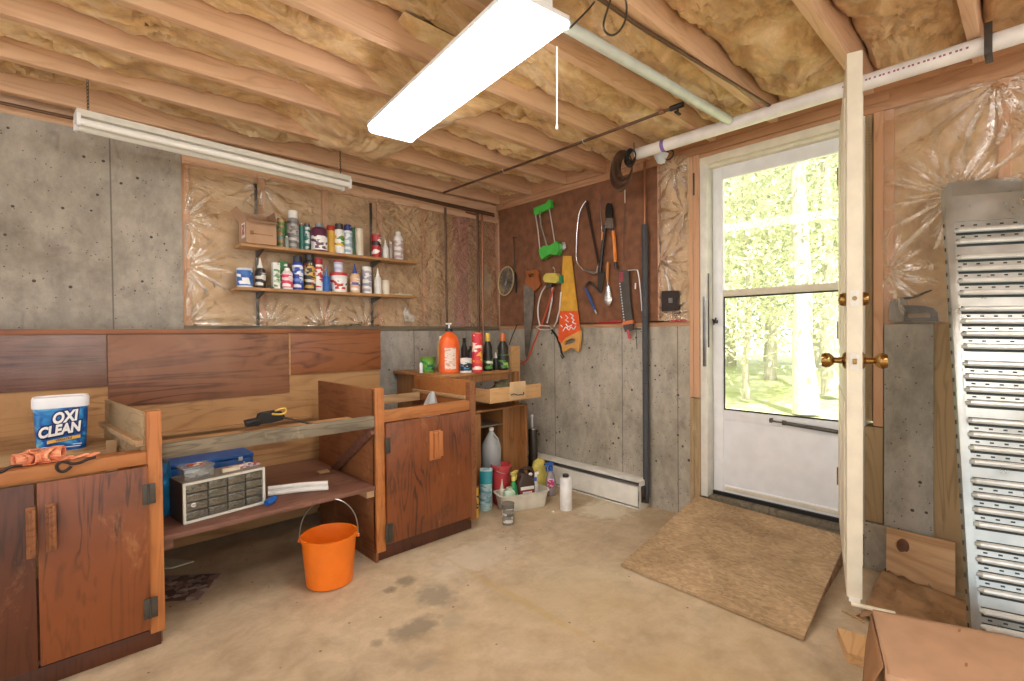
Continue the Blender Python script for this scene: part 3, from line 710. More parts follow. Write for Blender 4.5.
tree(14.0, -.5, 8, .15, 3.0, 'outlying tree hidden behind the inner door, right of the trunks', 1, 5000, .1, ls=.12)

# ================================================================== LIGHT FIXTURES
def chain(m, p0, p1, link=.018, r=.0016):
    p0, p1 = Vector(p0), Vector(p1); n = max(2, int((p1-p0).length/(link*.8))); d = (p1-p0)/n
    ax = d.normalized(); a = ax.orthogonal().normalized(); b_ = ax.cross(a)
    for i in range(n):
        c = p0+d*(i+.5); u = a if i % 2 else b_
        m.tube([c+ax*(link*.6*math.cos(t))+u*(link*.25*math.sin(t)) for t in [2*PI*k/8 for k in range(8)]], r, 5, closed=True)
    return m
# lit wraparound fixture; runs along y
ZF = 2.2
def plane_pt(px, py, z=ZF): return at(px, py, 'z', z)
A = plane_pt(372, 132); B = plane_pt(410, 143); Cn = plane_pt(497, 8); Dn = plane_pt(583, 26)
far_c = (A+B)/2; near_c = (Cn+Dn)/2; fx = (near_c-far_c).normalized(); fy = Vector((-fx.y, fx.x, 0)); wid = .24
lf = thing('fluorescent_light', 'lit white fluorescent wraparound light hanging in the middle of the ceiling', 'ceiling light', ((far_c+near_c)/2).to_tuple())
lit = plain('fffaf4', .4, emit=11.0, name='lit_diffuser', mottled=0)
Rf = Matrix((fx, fy, Vector((0, 0, 1)))).transposed(); mid = (far_c+near_c)/2; LF = (near_c-far_c).length
m = MB()                       # lens: shallow trapezoid trough
pr = [(-wid/2, .034), (-wid/2+.006, .008), (-wid/2+.022, 0), (wid/2-.022, 0), (wid/2-.006, .008), (wid/2, .034)]
vs0 = [mid+fx*(-LF/2+.008)+fy*a+Vector((0, 0, z)) for a, z in pr]; m.prism([vs0], fx, LF-.016)
m.build('diffuser', lit, lf)
m = MB(); m.obox(mid+Vector((0, 0, .043)), (LF, wid+.008, .018), Rf, .003); m.obox(mid+Vector((0, 0, .072)), (LF*.98, .12, .04), Rf, .003); m.build('housing', M['white'], lf)
for s in (-1, 1):
    m = MB(); pe = [(a*1.04, z-.003 if z < .04 else z) for a, z in pr]
    m.prism([[mid+fx*(s*LF/2-(.008 if s > 0 else 0))+fy*a+Vector((0, 0, z)) for a, z in pe]], fx, .008); m.build('end_cap', plain('f2f0ea', .5, emit=.6, name='end_cap_plastic', mottled=0), lf)
for s in (-1, 1):
    m = MB(); chain(m, mid+fx*LF*.42*s+Vector((0, 0, .1)), mid+fx*LF*.42*s+Vector((0, 0, .22))); m.build('hanging_chain', M['steel'], lf)
m = MB(); p = at(557, 52, 'y', near_c.y+.13); q = at(557, 124, 'y', near_c.y+.13)
m.tube([Vector((p.x, p.y, ZF+.05)), p, q], .0022, 6); m.lathe([(.0, 0), (.005, .003), (.0035, .02), (0, .024)], q-Vector((0, 0, .022)), 8); m.build('pull_cord', M['paper'], lf)
# unlit strip light on the left
a = at(76, 113, 'y', 2.86); b2 = at(347, 178, 'y', 2.86)
zt = 2.205
a = at(75, 111, 'z', zt); b2 = at(347, 178, 'z', zt); d = (b2-a).normalized(); nn = Vector((-d.y, d.x, 0)); L = (b2-a).length; c = (a+b2)/2
R2 = Matrix((d, nn, Vector((0, 0, 1)))).transposed()
ls = thing('fluorescent_light', 'unlit white strip light with bare tubes hanging by chains before the back wall', 'ceiling light', c.to_tuple())
m = MB(); prf = [(-.055, -.03), (-.05, 0), (.05, 0), (.055, -.03), (.03, -.034), (.025, -.05), (-.025, -.05), (-.03, -.034)]
m.prism([[c-d*L/2+nn*t+Vector((0, 0, z)) for t, z in prf]], d, L); m.build('reflector', M['whitem'], ls)
for t in (-.044, .044):
    m = MB(); m.cyl(c-d*(L/2-.01)+nn*t+Vector((0, 0, -.055)), c+d*(L/2-.01)+nn*t+Vector((0, 0, -.055)), .017, 14); m.build('fluorescent_tube', plain('f4f3ee', .15, name='tube_glass', mottled=.01), ls)
    for s in (-1, 1):
        m = MB(); m.obox(c+d*s*(L/2-.006)+nn*t+Vector((0, 0, -.048)), (.014, .03, .055), R2, .003); m.build('lamp_holder', M['white'], ls)
for s in (-1, 1):
    m = MB(); p = c+d*s*(L/2-.045); chain(m, p, p+Vector((0, 0, ZJ-zt))); m.build('hanging_chain', M['dsteel'], ls)
# two added lit strips, unseen behind the camera, to fill the room with light
for i, (x, y) in enumerate(((-.9, .5), (.9, -1.1))):
    t = thing('fluorescent_light', ('added fill strip light, unseen over the left rear of the basement', 'added fill strip light, unseen over the right rear of the basement')[i], 'ceiling light', (x, y, 2.2))
    m = MB(); m.box(x-.61, x+.61, y-.06, y+.06, 2.22, 2.27, .004); m.build('housing', M['white'], t)
    m = MB(); m.box(x-.6, x+.6, y-.1, y+.1, 2.17, 2.22, .01); m.build('diffuser', lit, t)
    for s in (-.5, .5): m = MB(); chain(m, (x+s, y, 2.27), (x+s, y, ZJ+.02)); m.build('hanging_chain', M['steel'], t)

# ================================================================== BENCH AND CABINETS
F1, F2 = 2.31, 2.36
def X1(px, py=450, y=F1): return at(px, py, 'y', y).x
def Z1(px, py, y=F1): return at(px, py, 'y', y).z
# backboard
bb = thing('wooden_backboard', 'stained brown plank backboard running along the wall behind the workbench', 'backboard', (.6, YP, 0))
xr = at(380, 360, 'y', YP).x
box_part('plywood_sheet', M['plyback'], bb, -1.2, xr-.004, YP, YP+.015, .05, 1.225)
xs1, xs2 = at(107, 360, 'y', YP).x, at(289, 350, 'y', YP).x
zb1 = at(30, 391, 'y', YP).z; zb2 = at(200, 400, 'y', YP).z; zb3 = at(335, 372, 'y', YP).z
o = box_part('panel', M['paneldark'], bb, -1.2, xs1-.002, YP-.012, YP, zb1, 1.215); o['label'] = 'dark blistered varnished panel'
o = box_part('panel', M['panel'], bb, xs1+.002, xs2-.002, YP-.008, YP, zb2, 1.215); o['label'] = 'worn brown panel'
o = box_part('panel', M['panelred'], bb, xs2+.004, xr, YP-.012, YP, zb3, 1.215); o['label'] = 'smooth reddish panel'
box_part('top_strip', M['panelred'], bb, -1.2, xr, YP-.018, YP+.02, 1.215, 1.24)
box_part('edge_strip', M['plyback'], bb, xs2-.006, xs2+.004, YP-.016, YP, zb3, 1.215)
box_part('furring_strip', M['grey'], bb, xr-.03, xr-.002, YP+.015, YA-.012, .05, 1.23)
box_part('ledge_strip', M['plyback'], bb, .36, at(312, 410, 'y', YP).x, YP-.03, YP, at(200, 428, 'y', YP).z-.02, at(200, 428, 'y', YP).z)

def hinge(parent, x0, x1, y, z0, z1):
    m = MB(); m.box(x0, x1, y-.004, y, z0, z1, .001)
    xm = x0+(x1-x0)*.45; m.cyl((xm, y-.005, z0), (xm, y-.005, z1), .004, 8)
    for a in (.25, .75):
        for b_ in (.2, .8): m.cyl((x0+(x1-x0)*a, y-.0055, z0+(z1-z0)*b_), (x0+(x1-x0)*a, y-.003, z0+(z1-z0)*b_), .003, 8)
    return m.build('hinge', M['dsteel'], parent)
def slat_handle(parent, x0, x1, y, z0, z1):
    m = MB(); xm = (x0+x1)/2; h = (z1-z0)
    m.box(x0, x1, y-.006, y, z0, z1, .002); m.box(xm-(x1-x0)*.22, xm+(x1-x0)*.22, y-.024, y-.006, z0+.012, z1-.012, .003)
    m.box(xm+(x1-x0)*.1, xm+(x1-x0)*.46, y-.03, y-.022, z0+.02, z1-.004, .002)
    return m.build('handle', M['handle'] if x0 > .5 else M['side'], parent)
def partition(parent, xc, y0, y1, z0, z1, side, mat):
    """upstand board with a ledge strip and lower board, as on both cabinets"""
    h = z1-z0
    box_part('partition', mat, parent, xc-.009, xc+.009, y0, y1, z0+h*.3, z1, .002)
    box_part('ledge_strip', M['paleboard'], parent, xc-.009-.02*side if side > 0 else xc+.009, xc-.009 if side > 0 else xc+.029, y0, y1-.002, z0+h*.3, z0+h*.42, .002)
    box_part('lower_board', mat, parent, xc-.008-.012*side, xc+.008-.012*side, y0, y1-.002, z0, z0+h*.285, .002)

# left cabinet
zr0 = (Z1(0, 475)+Z1(140, 451))/2; zd1 = (Z1(0, 490)+Z1(140, 465))/2; zd0 = Z1(146, 629)
pxl, pxr = X1(147), X1(162)
lc = thing('base_cabinet', 'dark stained two-door base cabinet at far left holding the blue detergent tub', 'cabinet', (-.3, 2.7, 0))
xL = -1.0
box_part('front_rail', M['rail'], lc, xL, pxl, F1+.004, F1+.085, zd1+.004, zr0, .003)
box_part('front_post', M['post'], lc, pxl, pxr, F1-.002, F1+.045, .066, Z1(155, 411), .003)
box_part('toe_kick', M['cabdark'], lc, xL, pxr-.01, F1+.03, F1+.05, 0, .066, .002)
box_part('side_panel', M['side'], lc, pxr-.022, pxr-.004, F1+.046, YP-.02, 0.0, zr0-.02, .001)
box_part('floor_board', M['shelfdark'], lc, xL, pxr-.024, F1+.051, YP-.02, .066, .08, .001)
box_part('back_plank', M['paleboard'], lc, xL, at(121, 440, 'z', .72).x, 2.72, YP-.02, .70, .722, .002)
box_part('back_plank_rail', M['paleboard'], lc, xL, .19, 2.73, 2.75, .62, .699, .002)
box_part('corner_post', M['paleboard'], lc, .165, .2, 2.70, 2.719, .45, .76, .002)
q0, q1 = Vector((.262, F1+.045, 0)), Vector((.19, 3.03, 0))
MB().beam(q0+Vector((0, 0, .845)), q1+Vector((0, 0, .845)), .016, .12, bev=.002).build('partition', M['paley'], lc)
MB().beam(q0+Vector((-.016, 0, .79)), q1+Vector((-.016, 0, .79)), .03, .022, bev=.002).build('ledge_strip', M['paleboard'], lc)
MB().beam(q0+Vector((-.006, 0, .752)), q1+Vector((-.006, 0, .752)), .014, .052, bev=.002).build('lower_board', M['paley'], lc)
sx = X1(38, 580)
dl = box_part('door', M['cabdark'], lc, xL, sx-.004, F1-.018, F1+.002, zd0-.004, zd1, .002)
dr = box_part('door', M['cab'], lc, sx+.002, pxl-.001, F1-.018, F1+.002, zd0, zd1, .002)
slat_handle(dl, X1(24), X1(34.5), F1-.018, Z1(29, 557), Z1(29, 506)); slat_handle(dr, X1(43.5), X1(55), F1-.018, Z1(49, 550), Z1(49, 502))
hinge(dr, X1(141), X1(154), F1-.018, Z1(147, 503), Z1(147, 483)); hinge(dr, X1(140), X1(154), F1-.018, Z1(147, 617), Z1(147, 597))

# middle open workbench
def X2(px, y=F2): return at(px, 450, 'y', y).x
def Z2(px, py, y=F2): return at(px, py, 'y', y).z
wbn = thing('workbench', 'open wooden workbench frame with a low shelf between the two cabinets', 'workbench', (.8, 2.7, 0))
xs = X2(375.5)
zbt = (at(163, 444, 'y', F2).z+at(373, 416, 'y', F2).z)/2; zsh = (at(163, 538, 'y', F2).z+at(367, 487, 'y', F2).z)/2
m = MB(); m.box(pxr+.002, xs-.002, F2, F2+.04, zbt-.062, zbt-.003, .003); m.build('front_board', M['grey'], wbn)
box_part('shelf', M['shelfdark'], wbn, pxr+.002, xs-.002, F2+.0, YP-.016, zsh-.022, zsh, .003)
box_part('cleat', M['paleboard'], wbn, xs-.045, xs-.002, F2+.015, YP-.2, zsh-.06, zsh-.023, .002)
box_part('cleat', M['shelfdark'], wbn, pxr+.002, pxr+.04, F2+.015, YP-.2, zsh-.06, zsh-.023, .002)
m = MB(); p0 = at(372, 430, 'x', xs-.012); p1 = at(330, 474, 'x', xs-.012); m.beam(p0, p1, .05, .022, up=(1, 0, 0), bev=.002); m.build('diagonal_brace', M['shelfdark'], wbn)

# right cabinet
yb = at(318, 382, 'x', xs).y
rc = thing('base_cabinet', 'reddish plywood base cabinet with one hinged door right of the open workbench', 'cabinet', (1.55, 2.7, 0))
xe = X2(470)
z_t = (at(318, 382, 'x', xs).z+at(374, 388, 'x', xs).z)/2
box_part('side_panel', M['side'], rc, xs, xs+.016, F2+.012, min(yb, YP-.02), 0, z_t, .002)
xpl, xpr = X2(375.5), X2(384.5)
box_part('front_post', M['post'], rc, xpl+.0, xpr, F2-.003, F2+.03, .055, z_t+.005, .003)
zrt = (Z2(385, 413)+Z2(468, 399))/2; zdt = (Z2(385, 424)+Z2(468, 410))/2; zdb = (Z2(379, 548)+Z2(468, 515))/2
xe2 = X2(476)
box_part('front_rail', M['rail'], rc, xpr, xe, F2, F2+.05, zdt+.003, zrt, .003)
box_part('end_post', M['side'], rc, xe, xe2, F2-.002, F2+.04, .06, Z2(472, 382), .004)
dd = box_part('door', M['cab'], rc, xpr+.002, xe-.002, F2-.018, F2, zdb, zdt, .002)
slat_handle(dd, X2(427.5), X2(439), F2-.018, Z2(433, 459), Z2(433, 430))
hinge(dd, X2(383.5), X2(388.5), F2-.018, Z2(386, 453), Z2(386, 437)); hinge(dd, X2(382.5), X2(390), F2-.018, Z2(386, 542), Z2(386, 523))
box_part('toe_kick', M['cabdark'], rc, xpl+.004, xe2-.02, F2+.028, F2+.045, 0, zdb-.002, .002)
box_part('floor_board', M['shelfdark'], rc, xs+.017, xe2-.03, F2+.05, YP-.02, .07, .085)
box_part('back_panel', M['cabdark'], rc, xs+.017, xe2-.03, YP-.15, YP-.14, .085, .62)
box_part('back_rail', M['paleboard'], rc, xs+.017, xe2-.04, 2.92, 2.945, zrt-.05, zrt+.005, .002)
box_part('inner_shelf', M['side'], rc, xs+.017, xe2-.03, F2+.06, 2.915, .60, .615)
box_part('end_panel', M['side'], rc, xe2-.022, xe2-.006, F2+.045, 3.05, 0.0, .74, .002)
partition(rc, xe2-.014, F2+.042, 3.02, .745, Z2(470, 381), 1, M['rail'])

# desk in the corner
ZD = .925
Dk = thing('side_desk', 'small wooden desk with a pulled-out drawer in the back corner', 'desk', (2.25, 2.95, 0))
xa = xe2+.004; xb = at(516, 370, 'z', ZD).x; yd = at(480, 372, 'z', ZD).y
yf = 2.68
box_part('desk_top', M['desk'], Dk, xa, xb, yd, YA-.02, ZD-.022, ZD, .004)
box_part('apron', M['deskz'], Dk, xa+.02, xb-.01, yd+.012, yd+.03, ZD-.07, ZD-.023, .002)
box_part('side_panel', M['deskz'], Dk, xa+.03, xa+.048, yd+.04, YA-.03, .0, ZD-.023, .002)
bl, br = at(474, 440, 'y', yf).x, at(527.5, 430, 'y', yf).x
bxl = at(481, 440, 'y', yf).x; zbody = at(500, 408, 'y', yf).z
box_part('body_side', M['deskz'], Dk, bl, bxl, yf, YA-.03, 0, zbody-.02, .002)
box_part('body_side', M['deskz'], Dk, br-.02, br, yf, YA-.03, 0, zbody, .002)
mx0, mx1 = at(505, 440, 'y', yf).x, at(511, 440, 'y', yf).x
box_part('body_divider', M['deskz'], Dk, mx0, mx1, yf+.02, YA-.03, .0, zbody-.01, .002)
box_part('shelf', M['grey'], Dk, bxl, mx0, yf+.03, YA-.04, at(490, 426, 'y', yf).z-.012, at(490, 426, 'y', yf).z, .001)
box_part('inner_panel', M['deskz'], Dk, mx1+.0, br-.02, yf+.06, yf+.075, .0, zbody-.012, .001)
box_part('back_panel', M['cabdark'], Dk, bl, br, YA-.028, YA-.02, .0, ZD-.03)
box_part('runner', M['deskz'], Dk, bl, br, yf+.0, YA-.04, zbody-.012, zbody+.0, .001)
box_part('support_post', M['deskz'], Dk, br-.05, br-.005, yd+.03, yd+.07, zbody+.001, ZD-.024)
yq = yf-.12
dq0, dq1 = at(490, 395, 'y', yq), at(541, 392, 'y', yq)
zq0, zq1 = at(490, 404, 'y', yq).z, at(490, 389, 'y', yq).z
dw = box_part('drawer', M['drawer'], Dk, dq0.x, dq1.x, yq, yq+.014, zq0, zq1, .002)
m = MB(); m.box(dq0.x, dq0.x+.012, yq+.014, yq+.42, zq0+.004, zq1-.006, .001).box(dq1.x-.1, dq1.x-.088, yq+.014, yq+.42, zq0+.004, zq1-.006, .001).box(dq0.x+.012, dq1.x-.1, yq+.014, yq+.42, zq0+.004, zq0+.01); m.build('drawer_box', M['drawery'], dw)
p0, p1 = at(510, 391, 'y', yq-.002), at(526, 389, 'y', yq-.002)
m = MB(); m.box(p0.x-.002, p1.x-.005, yq-.004, yq, at(518, 399, 'y', yq).z, at(518, 381.5, 'y', yq).z, .001); m.build('handle_plate', plain('d9b88c', .5), dw)
hh = [(511, 395), (513, 394), (515, 394), (517, 395), (519, 395), (521, 394.5), (523, 395), (524, 393.5), (523.5, 392)]
m = MB(); m.tube([at(x, y, 'y', yq-.01) for x, y in hh], .003, 6); m.cyl(at(512, 394.5, 'y', yq-.012), at(512, 394.5, 'y', yq), .003, 6); m.cyl(at(523.5, 393.5, 'y', yq-.012), at(523.5, 393.5, 'y', yq), .003, 6); m.build('drawer_pull', M['black'], dw)
# things lying in the drawer
m = MB(); m.grid(24, 16, lambda u, v: Vector((dq0.x+.17+.2*u, yq+.03+.26*v, zq0+.012+(.10+.025*fbm(u*5, v*5, 2))*(math.sin(PI*u)**.5)*(math.sin(PI*v)**.5))))
tag(m.build('cloth_bundle', plain('6d6e52', .9)), 'crumpled olive cloth lying in the open desk drawer', 'cloth')
m = MB(); m.box(dq0.x+.016, dq0.x+.13, yq+.03, yq+.25, zq0+.012, zq0+.03, .002); tag(m.build('paper_stack', M['paper']), 'white papers in the left side of the open drawer', 'paper')

# ================================================================== PIPES AND WIRES
def tag_tube(name, pts, r, mat, label, cat, seg=12, **k):
    m = MB(); m.tube(pts, r, seg); return tag(m.build(name, mat), label, cat, **k)
# big white drain pipe
q0 = at(636, 150, 'z', 2.33); q1 = at(866, 86, 'z', 2.33)
XP = (q0.x+q1.x)/2
pw = thing('drain_pipe', 'long white plastic drain pipe running under the joists above the glass door', 'pipe', (XP, 0, 2.33))
yq0 = at(637, 150, 'x', XP).y
m = MB(); m.cyl((XP, yq0, 2.325), (XP, -2.6, 2.325), .035, 24); m.build('pipe_run', M['pvc'], pw)
m = MB(); m.cyl((XP, yq0+.005, 2.325), (XP, yq0-.02, 2.325), .03, 20); m.build('pipe_end_cap', M['pvc'], pw)
yy = at(664, 145, 'x', XP).y
m = MB(); m.lathe([(.0355, -.012), (.0358, 0), (.0355, .012)], (XP, yy, 2.325), 24, axis=(0, 1, 0), caps=False); m.build('primer_band', plain('8a6cb0', .5, name='violet_primer'), pw)
m = MB()
for k in range(26):
    y = .62-.012*k*1.4-(k % 3)*.002
    m.box(XP-.0352, XP-.0346, y, y+.008, 2.318, 2.326)
m.build('printing', plain('a05870', .6, name='pipe_print'), pw)
# strap near right joist end
yst = at(989, 60, 'x', XP).y
m = MB(); m.box(XP-.05, XP-.044, yst-.012, yst+.012, 2.27, ZJ+.03, .001).box(XP-.05, XP+.045, yst-.012, yst+.012, 2.266, 2.272, .001); tag(m.build('pipe_hanger', M['dsteel']), 'dark metal strap holding the white drain pipe at right', 'pipe hanger')
# pale green pipe along the joists
g0 = at(724, 117, 'z', 2.335); g1 = at(520, 3, 'z', 2.335); yg = (g0.y+at(573, 32, 'z', 2.335).y)/2
tag_tube('water_pipe', [(XP-.04, g0.y, 2.335), (1.2, at(573, 32, 'z', 2.335).y, 2.335), (-1.8, yg+.02, 2.335)], .0235, M['green_pipe'], 'pale green pipe crossing the ceiling behind the lit light', 'pipe', 16)
h0 = at(770, 110, 'z', 2.33); h1 = at(640, 32, 'z', 2.33)
tag_tube('water_pipe', [(h0.x, h0.y, 2.35), (h1.x, h1.y, 2.35), (-1.5, h1.y+.1, 2.35)], .008, M['dkcopper'], 'thin dark copper pipe between the pale green pipe and next joist', 'pipe', 10)
# thin copper line from the back wall to a valve
v0 = at(674, 108, 'z', 2.345); v1 = at(434, 192, 'z', 2.345)
cpip = thing('copper_line', 'thin copper water line crossing under the joists to a black valve', 'pipe', (v0.x, v0.y, 2.34))
m = MB(); m.tube([(v0.x, v0.y, 2.347), (v0.x, (v0.y+v1.y)/2, 2.343), (v0.x-.0, YA-.07, 2.347)], .008, 10); m.build('pipe_run', M['dkcopper'], cpip)
m = MB(); m.cyl((v0.x, v0.y+.02, 2.347), (v0.x, v0.y-.05, 2.347), .014, 12).cyl((v0.x, v0.y-.02, 2.347), (v0.x, v0.y-.02, 2.315), .006, 8).obox((v0.x, v0.y-.02, 2.312), (.05, .014, .01), None, .003); m.build('valve', M['black'], cpip)
m = MB(); m.cyl((v0.x, v0.y+.08, 2.347), (v0.x, v0.y+.055, 2.347), .012, 12); m.build('coupling', M['copper'], cpip)
for t in (.28, .62):
    y = v0.y+(YA-v0.y)*t
    m = MB(); m.tube([(v0.x-.012, y, 2.36), (v0.x-.012, y, 2.344), (v0.x, y, 2.334), (v0.x+.012, y, 2.344), (v0.x+.012, y, 2.36)], .002, 6); m.build('pipe_clip', M['paper'], cpip)
# pipe along the top of the back wall
w0 = at(20, 101, 'y', YA-.05); 
tag_tube('copper_pipe', [(-1.4, YA-.06, 2.30), (.6, YA-.06, 2.30), (1.6, YA-.06, 2.275), (XB-.1, YA-.06, 2.262)], .008, M['dkcopper'], 'thin dark copper pipe along the top of the back wall', 'pipe', 10)
tag_tube('copper_pipe', [(1.30, YA-.085, 2.265), (2.2, YA-.085, 2.245), (XB-.12, YA-.085, 2.235)], .008, M['dkcopper'], 'second thin dark pipe just below the one along the back wall', 'pipe', 10)
for px, r, mt, lab, top in ((446.5, .009, 'dkcopper', 'dark vertical pipe right of the wall shelves', 2.24), (478.5, .011, 'dkcopper', 'dark vertical pipe nearest the pink insulation', 2.26), (483, .008, 'copper', 'bright copper vertical pipe nearest the room corner', 2.27)):
    p = at(px, 300, 'y', YA-.035)
    tag_tube('riser_pipe', [(p.x, p.y, LEDGE+.018 if px < 470 else .96), (p.x, p.y, top)], r, M[mt], lab, 'pipe', 12)
p = at(466, 212, 'y', YA-.04); p2 = at(478, 215, 'y', YA-.04)
tag_tube('pipe_stub', [p, p2], .008, M['copper'], 'short horizontal copper pipe stub above the pink insulation', 'pipe', 10)
# foam sleeved riser by the pegboard
XR = 2.955
pb = at(646.5, 500, 'x', XR); pt = at(647.5, 224, 'x', XR); pt2 = at(647.5, 166, 'x', XR)
fp = thing('insulated_pipe', 'tall copper riser sleeved in grey foam standing in front of the pegboard', 'pipe', (XR, pb.y, .05))
m = MB(); m.tube([(XR, pb.y, pt.z-.01), (XR, pb.y, 2.355)], .0085, 12); m.build('copper_pipe', M['copper'], fp)
m = MB(); m.tube([(XR-.01, pb.y-.0, .035), (XR, pb.y, .08), (XR, pb.y, pt.z-.015), (XR, pb.y, pt.z)], [.022, .022, .0225, .019], 18)
m.tube([(XR, pb.y+.0, .045), (XR-.02, pb.y+.04, .045)], .014, 12); m.build('foam_sleeve', M['rubber'], fp)
for z in (.4, .85, 1.3): m = MB(); m.tube([(XR+math.cos(a)*.0232, pb.y+math.sin(a)*.0232, z) for a in [2*PI*k/16 for k in range(16)]], .0012, 5, closed=True); m.build('sleeve_seam', M['black'], fp)
# loops of wire by the end of the white pipe
cc = at(621, 172, 'x', 2.72)
for (px, py, rx, rz, lab, mt) in ((621, 171, .085, .13, 'large loop of dark wire hanging in front of the pegboard top', 'dkcopper'), (630, 158, .04, .055, 'small tight loop of dark wire at the end of the white pipe', 'black')):
    cc = at(px, py, 'x', 2.72 if rx > .05 else 2.66)
    m = MB()
    for k in range(13 if rx > .05 else 6):
        pts = [(cc.x+.005*k+.006*math.sin(3*t+k), cc.y+math.cos(t)*(rx-(.0033 if rx > .05 else .003)*k+.003*math.sin(2*t+k)), cc.z+.0035*k+math.sin(t)*(rz-.0048*k)) for t in [2*PI*j/36 for j in range(36)]]
        m.tube(pts, .0036, 6, closed=True)
    m.tube([(cc.x+.01, cc.y-rx*.6, cc.z+rz*.7), (cc.x+.03, cc.y-.01, 2.385)], .003, 6)
    tag(m.build('wire_coil', M[mt]), lab, 'wire coil')
cc = at(661, 158, 'x', 2.8)
m = MB()
for k in range(5): m.lathe([(.026-.003*k, -.005), (.046-.005*k, 0), (.026-.003*k, .006)], cc+Vector((0, .0, -.012*k+.02)), 18, axis=(0, 0, 1))
m.cyl(cc+Vector((0, 0, .02)), cc+Vector((0, 0, .09)), .012, 10); tag(m.build('porcelain_fitting', M['white']), 'white ribbed porcelain fitting just under the drain pipe end', 'fitting')
cc = at(669, 155, 'x', 2.82)
m = MB(); m.tube([cc+Vector((.006*math.sin(t), .03*math.cos(t), .03*math.sin(t))) for t in [2*PI*j/24 for j in range(24)]], .005, 6, closed=True); tag(m.build('wire_coil', M['black']), 'thick black cable ring beside the white porcelain fitting', 'wire coil')
# lamp cable with its drooping loop
pc = [(512, 27), (520, 14), (533, 4), (545, -8)]
m = MB(); pts = [at(x, y, 'y', near_c.y+.05) for x, y in ((570, 28), (578, 20), (588, 10), (596, 0), (604, -10))]
m.tube(pts, .0035, 8)
lp = [(612, -6), (608, 8), (604, 20), (603, 28), (607, 34), (613, 36), (620, 31), (625, 22), (627, 10), (626, 0), (622, -10)]
m2 = MB(); m2.tube([at(x, y, 'y', .95) for x, y in lp], .0035, 8)
tag(m.build('lamp_cord', M['dsteel']), 'grey cord rising from the near end of the lit light', 'cord')
tag(m2.build('cable_loop', M['dsteel']), 'grey cable drooping in a round loop from the ceiling', 'cable')

# ================================================================== WALL SHELVES
YS0, YS1 = YA-.16, YA-.022
def zs(px, py): return at(px, py, 'y', YS0).z
zu = (zs(248, 245)+zs(419, 260))/2; zl = (zs(240, 288)+zs(416, 294.5))/2
ws = thing('wall_shelf', 'pair of long wooden shelves full of cans on metal brackets over the backboard', 'shelf', ((at(237, 245, 'y', YS0).x+at(420, 260, 'y', YS0).x)/2, YA, zl-.02))
for z, a, b_ in ((zu, 241, 419.5), (zl, 237, 416.5)):
    box_part('shelf_board', M['shelf'], ws, at(a, 260, 'y', YS0).x, at(b_, 260, 'y', YS0).x, YS0, YS1, z-.019, z, .003)
for px in (258, 372.5):
    xx = at(px, 300, 'y', YA-.02).x
    m = MB(); m.box(xx-.008, xx+.008, YA-.018, YA-.006, 1.262, at(px, 184 if px < 300 else 203, 'y', YA-.02).z, .001); m.build('upright_strip', M['dsteel'], ws)
    for z in (zu, zl):
        m = MB(); m.prism([[(xx-.006, YA-.02, z-.020), (xx-.006, YS0+.02, z-.020), (xx-.006, YS0+.02, z-.027), (xx-.006, YA-.02, z-.06)]], (1, 0, 0), .012); m.build('bracket', M['dsteel'], ws)

# ---- containers
def kinds(kind, r, h):
    """returns (body profile, cap profile, label z0, z1, label radius factor)"""
    if kind == 'spray': return [(r*.9, 0), (r, h*.01), (r, h*.76), (r*.93, h*.79), (r*.6, h*.83)], [(r*.82, h*.80), (r*.84, h*.81), (r*.8, h*.985), (r*.72, h)], .05, .72
    if kind == 'can': return [(r, 0), (r*1.03, h*.01), (r, h*.03), (r, h*.93), (r*1.03, h*.95), (r*1.02, h*.97)], [(r*.96, h*.93), (r*.96, h), (r*.9, h)], .08, .88
    if kind == 'flat': return [(r*.95, 0), (r, h*.02), (r, h*.86), (r*.9, h*.905), (r*.5, h*.92), (r*.46, h*.93)], [(r*.52, h*.925), (r*.54, h*.93), (r*.52, h*.99), (r*.46, h)], .1, .8
    if kind == 'bottle': return [(r*.92, 0), (r, h*.03), (r, h*.62), (r*.9, h*.7), (r*.45, h*.82), (r*.4, h*.88)], [(r*.48, h*.86), (r*.5, h*.87), (r*.48, h*.99), (r*.42, h)], .1, .56
    if kind == 'round': return [(r*.92, 0), (r, h*.03), (r, h*.74), (r*.85, h*.82), (r*.42, h*.9)], [(r*.5, h*.87), (r*.52, h*.88), (r*.5, h*.99), (r*.45, h)], .08, .68
    if kind == 'glue': return [(r*.92, 0), (r, h*.03), (r, h*.55), (r*.8, h*.64), (r*.4, h*.68)], [(r*.5, h*.67), (r*.5, h*.72), (r*.3, h*.8), (r*.12, h)], .08, .5
    if kind == 'jar': return [(r*.94, 0), (r, h*.03), (r, h*.8), (r*.9, h*.84)], [(r*.98, h*.82), (r*1.0, h*.84), (r*1.0, h*.98), (r*.92, h)], .12, .76
    if kind == 'tub': return [(r*.86, 0), (r*.88, h*.03), (r, h*.86)], [(r*1.05, h*.84), (r*1.06, h*.87), (r*1.05, h*.98), (r*.98, h)], .1, .8
    if kind == 'cup': return [(r*.8, 0), (r*.82, h*.02), (r, h*.97), (r*1.04, h)], None, .1, .8
    if kind == 'sauce': return [(r*.85, 0), (r, h*.04), (r, h*.35), (r*.86, h*.5), (r*.9, h*.62), (r*.5, h*.76), (r*.42, h*.8)], [(r*.5, h*.78), (r*.52, h*.79), (r*.46, h*.985), (r*.4, h)], .08, .45
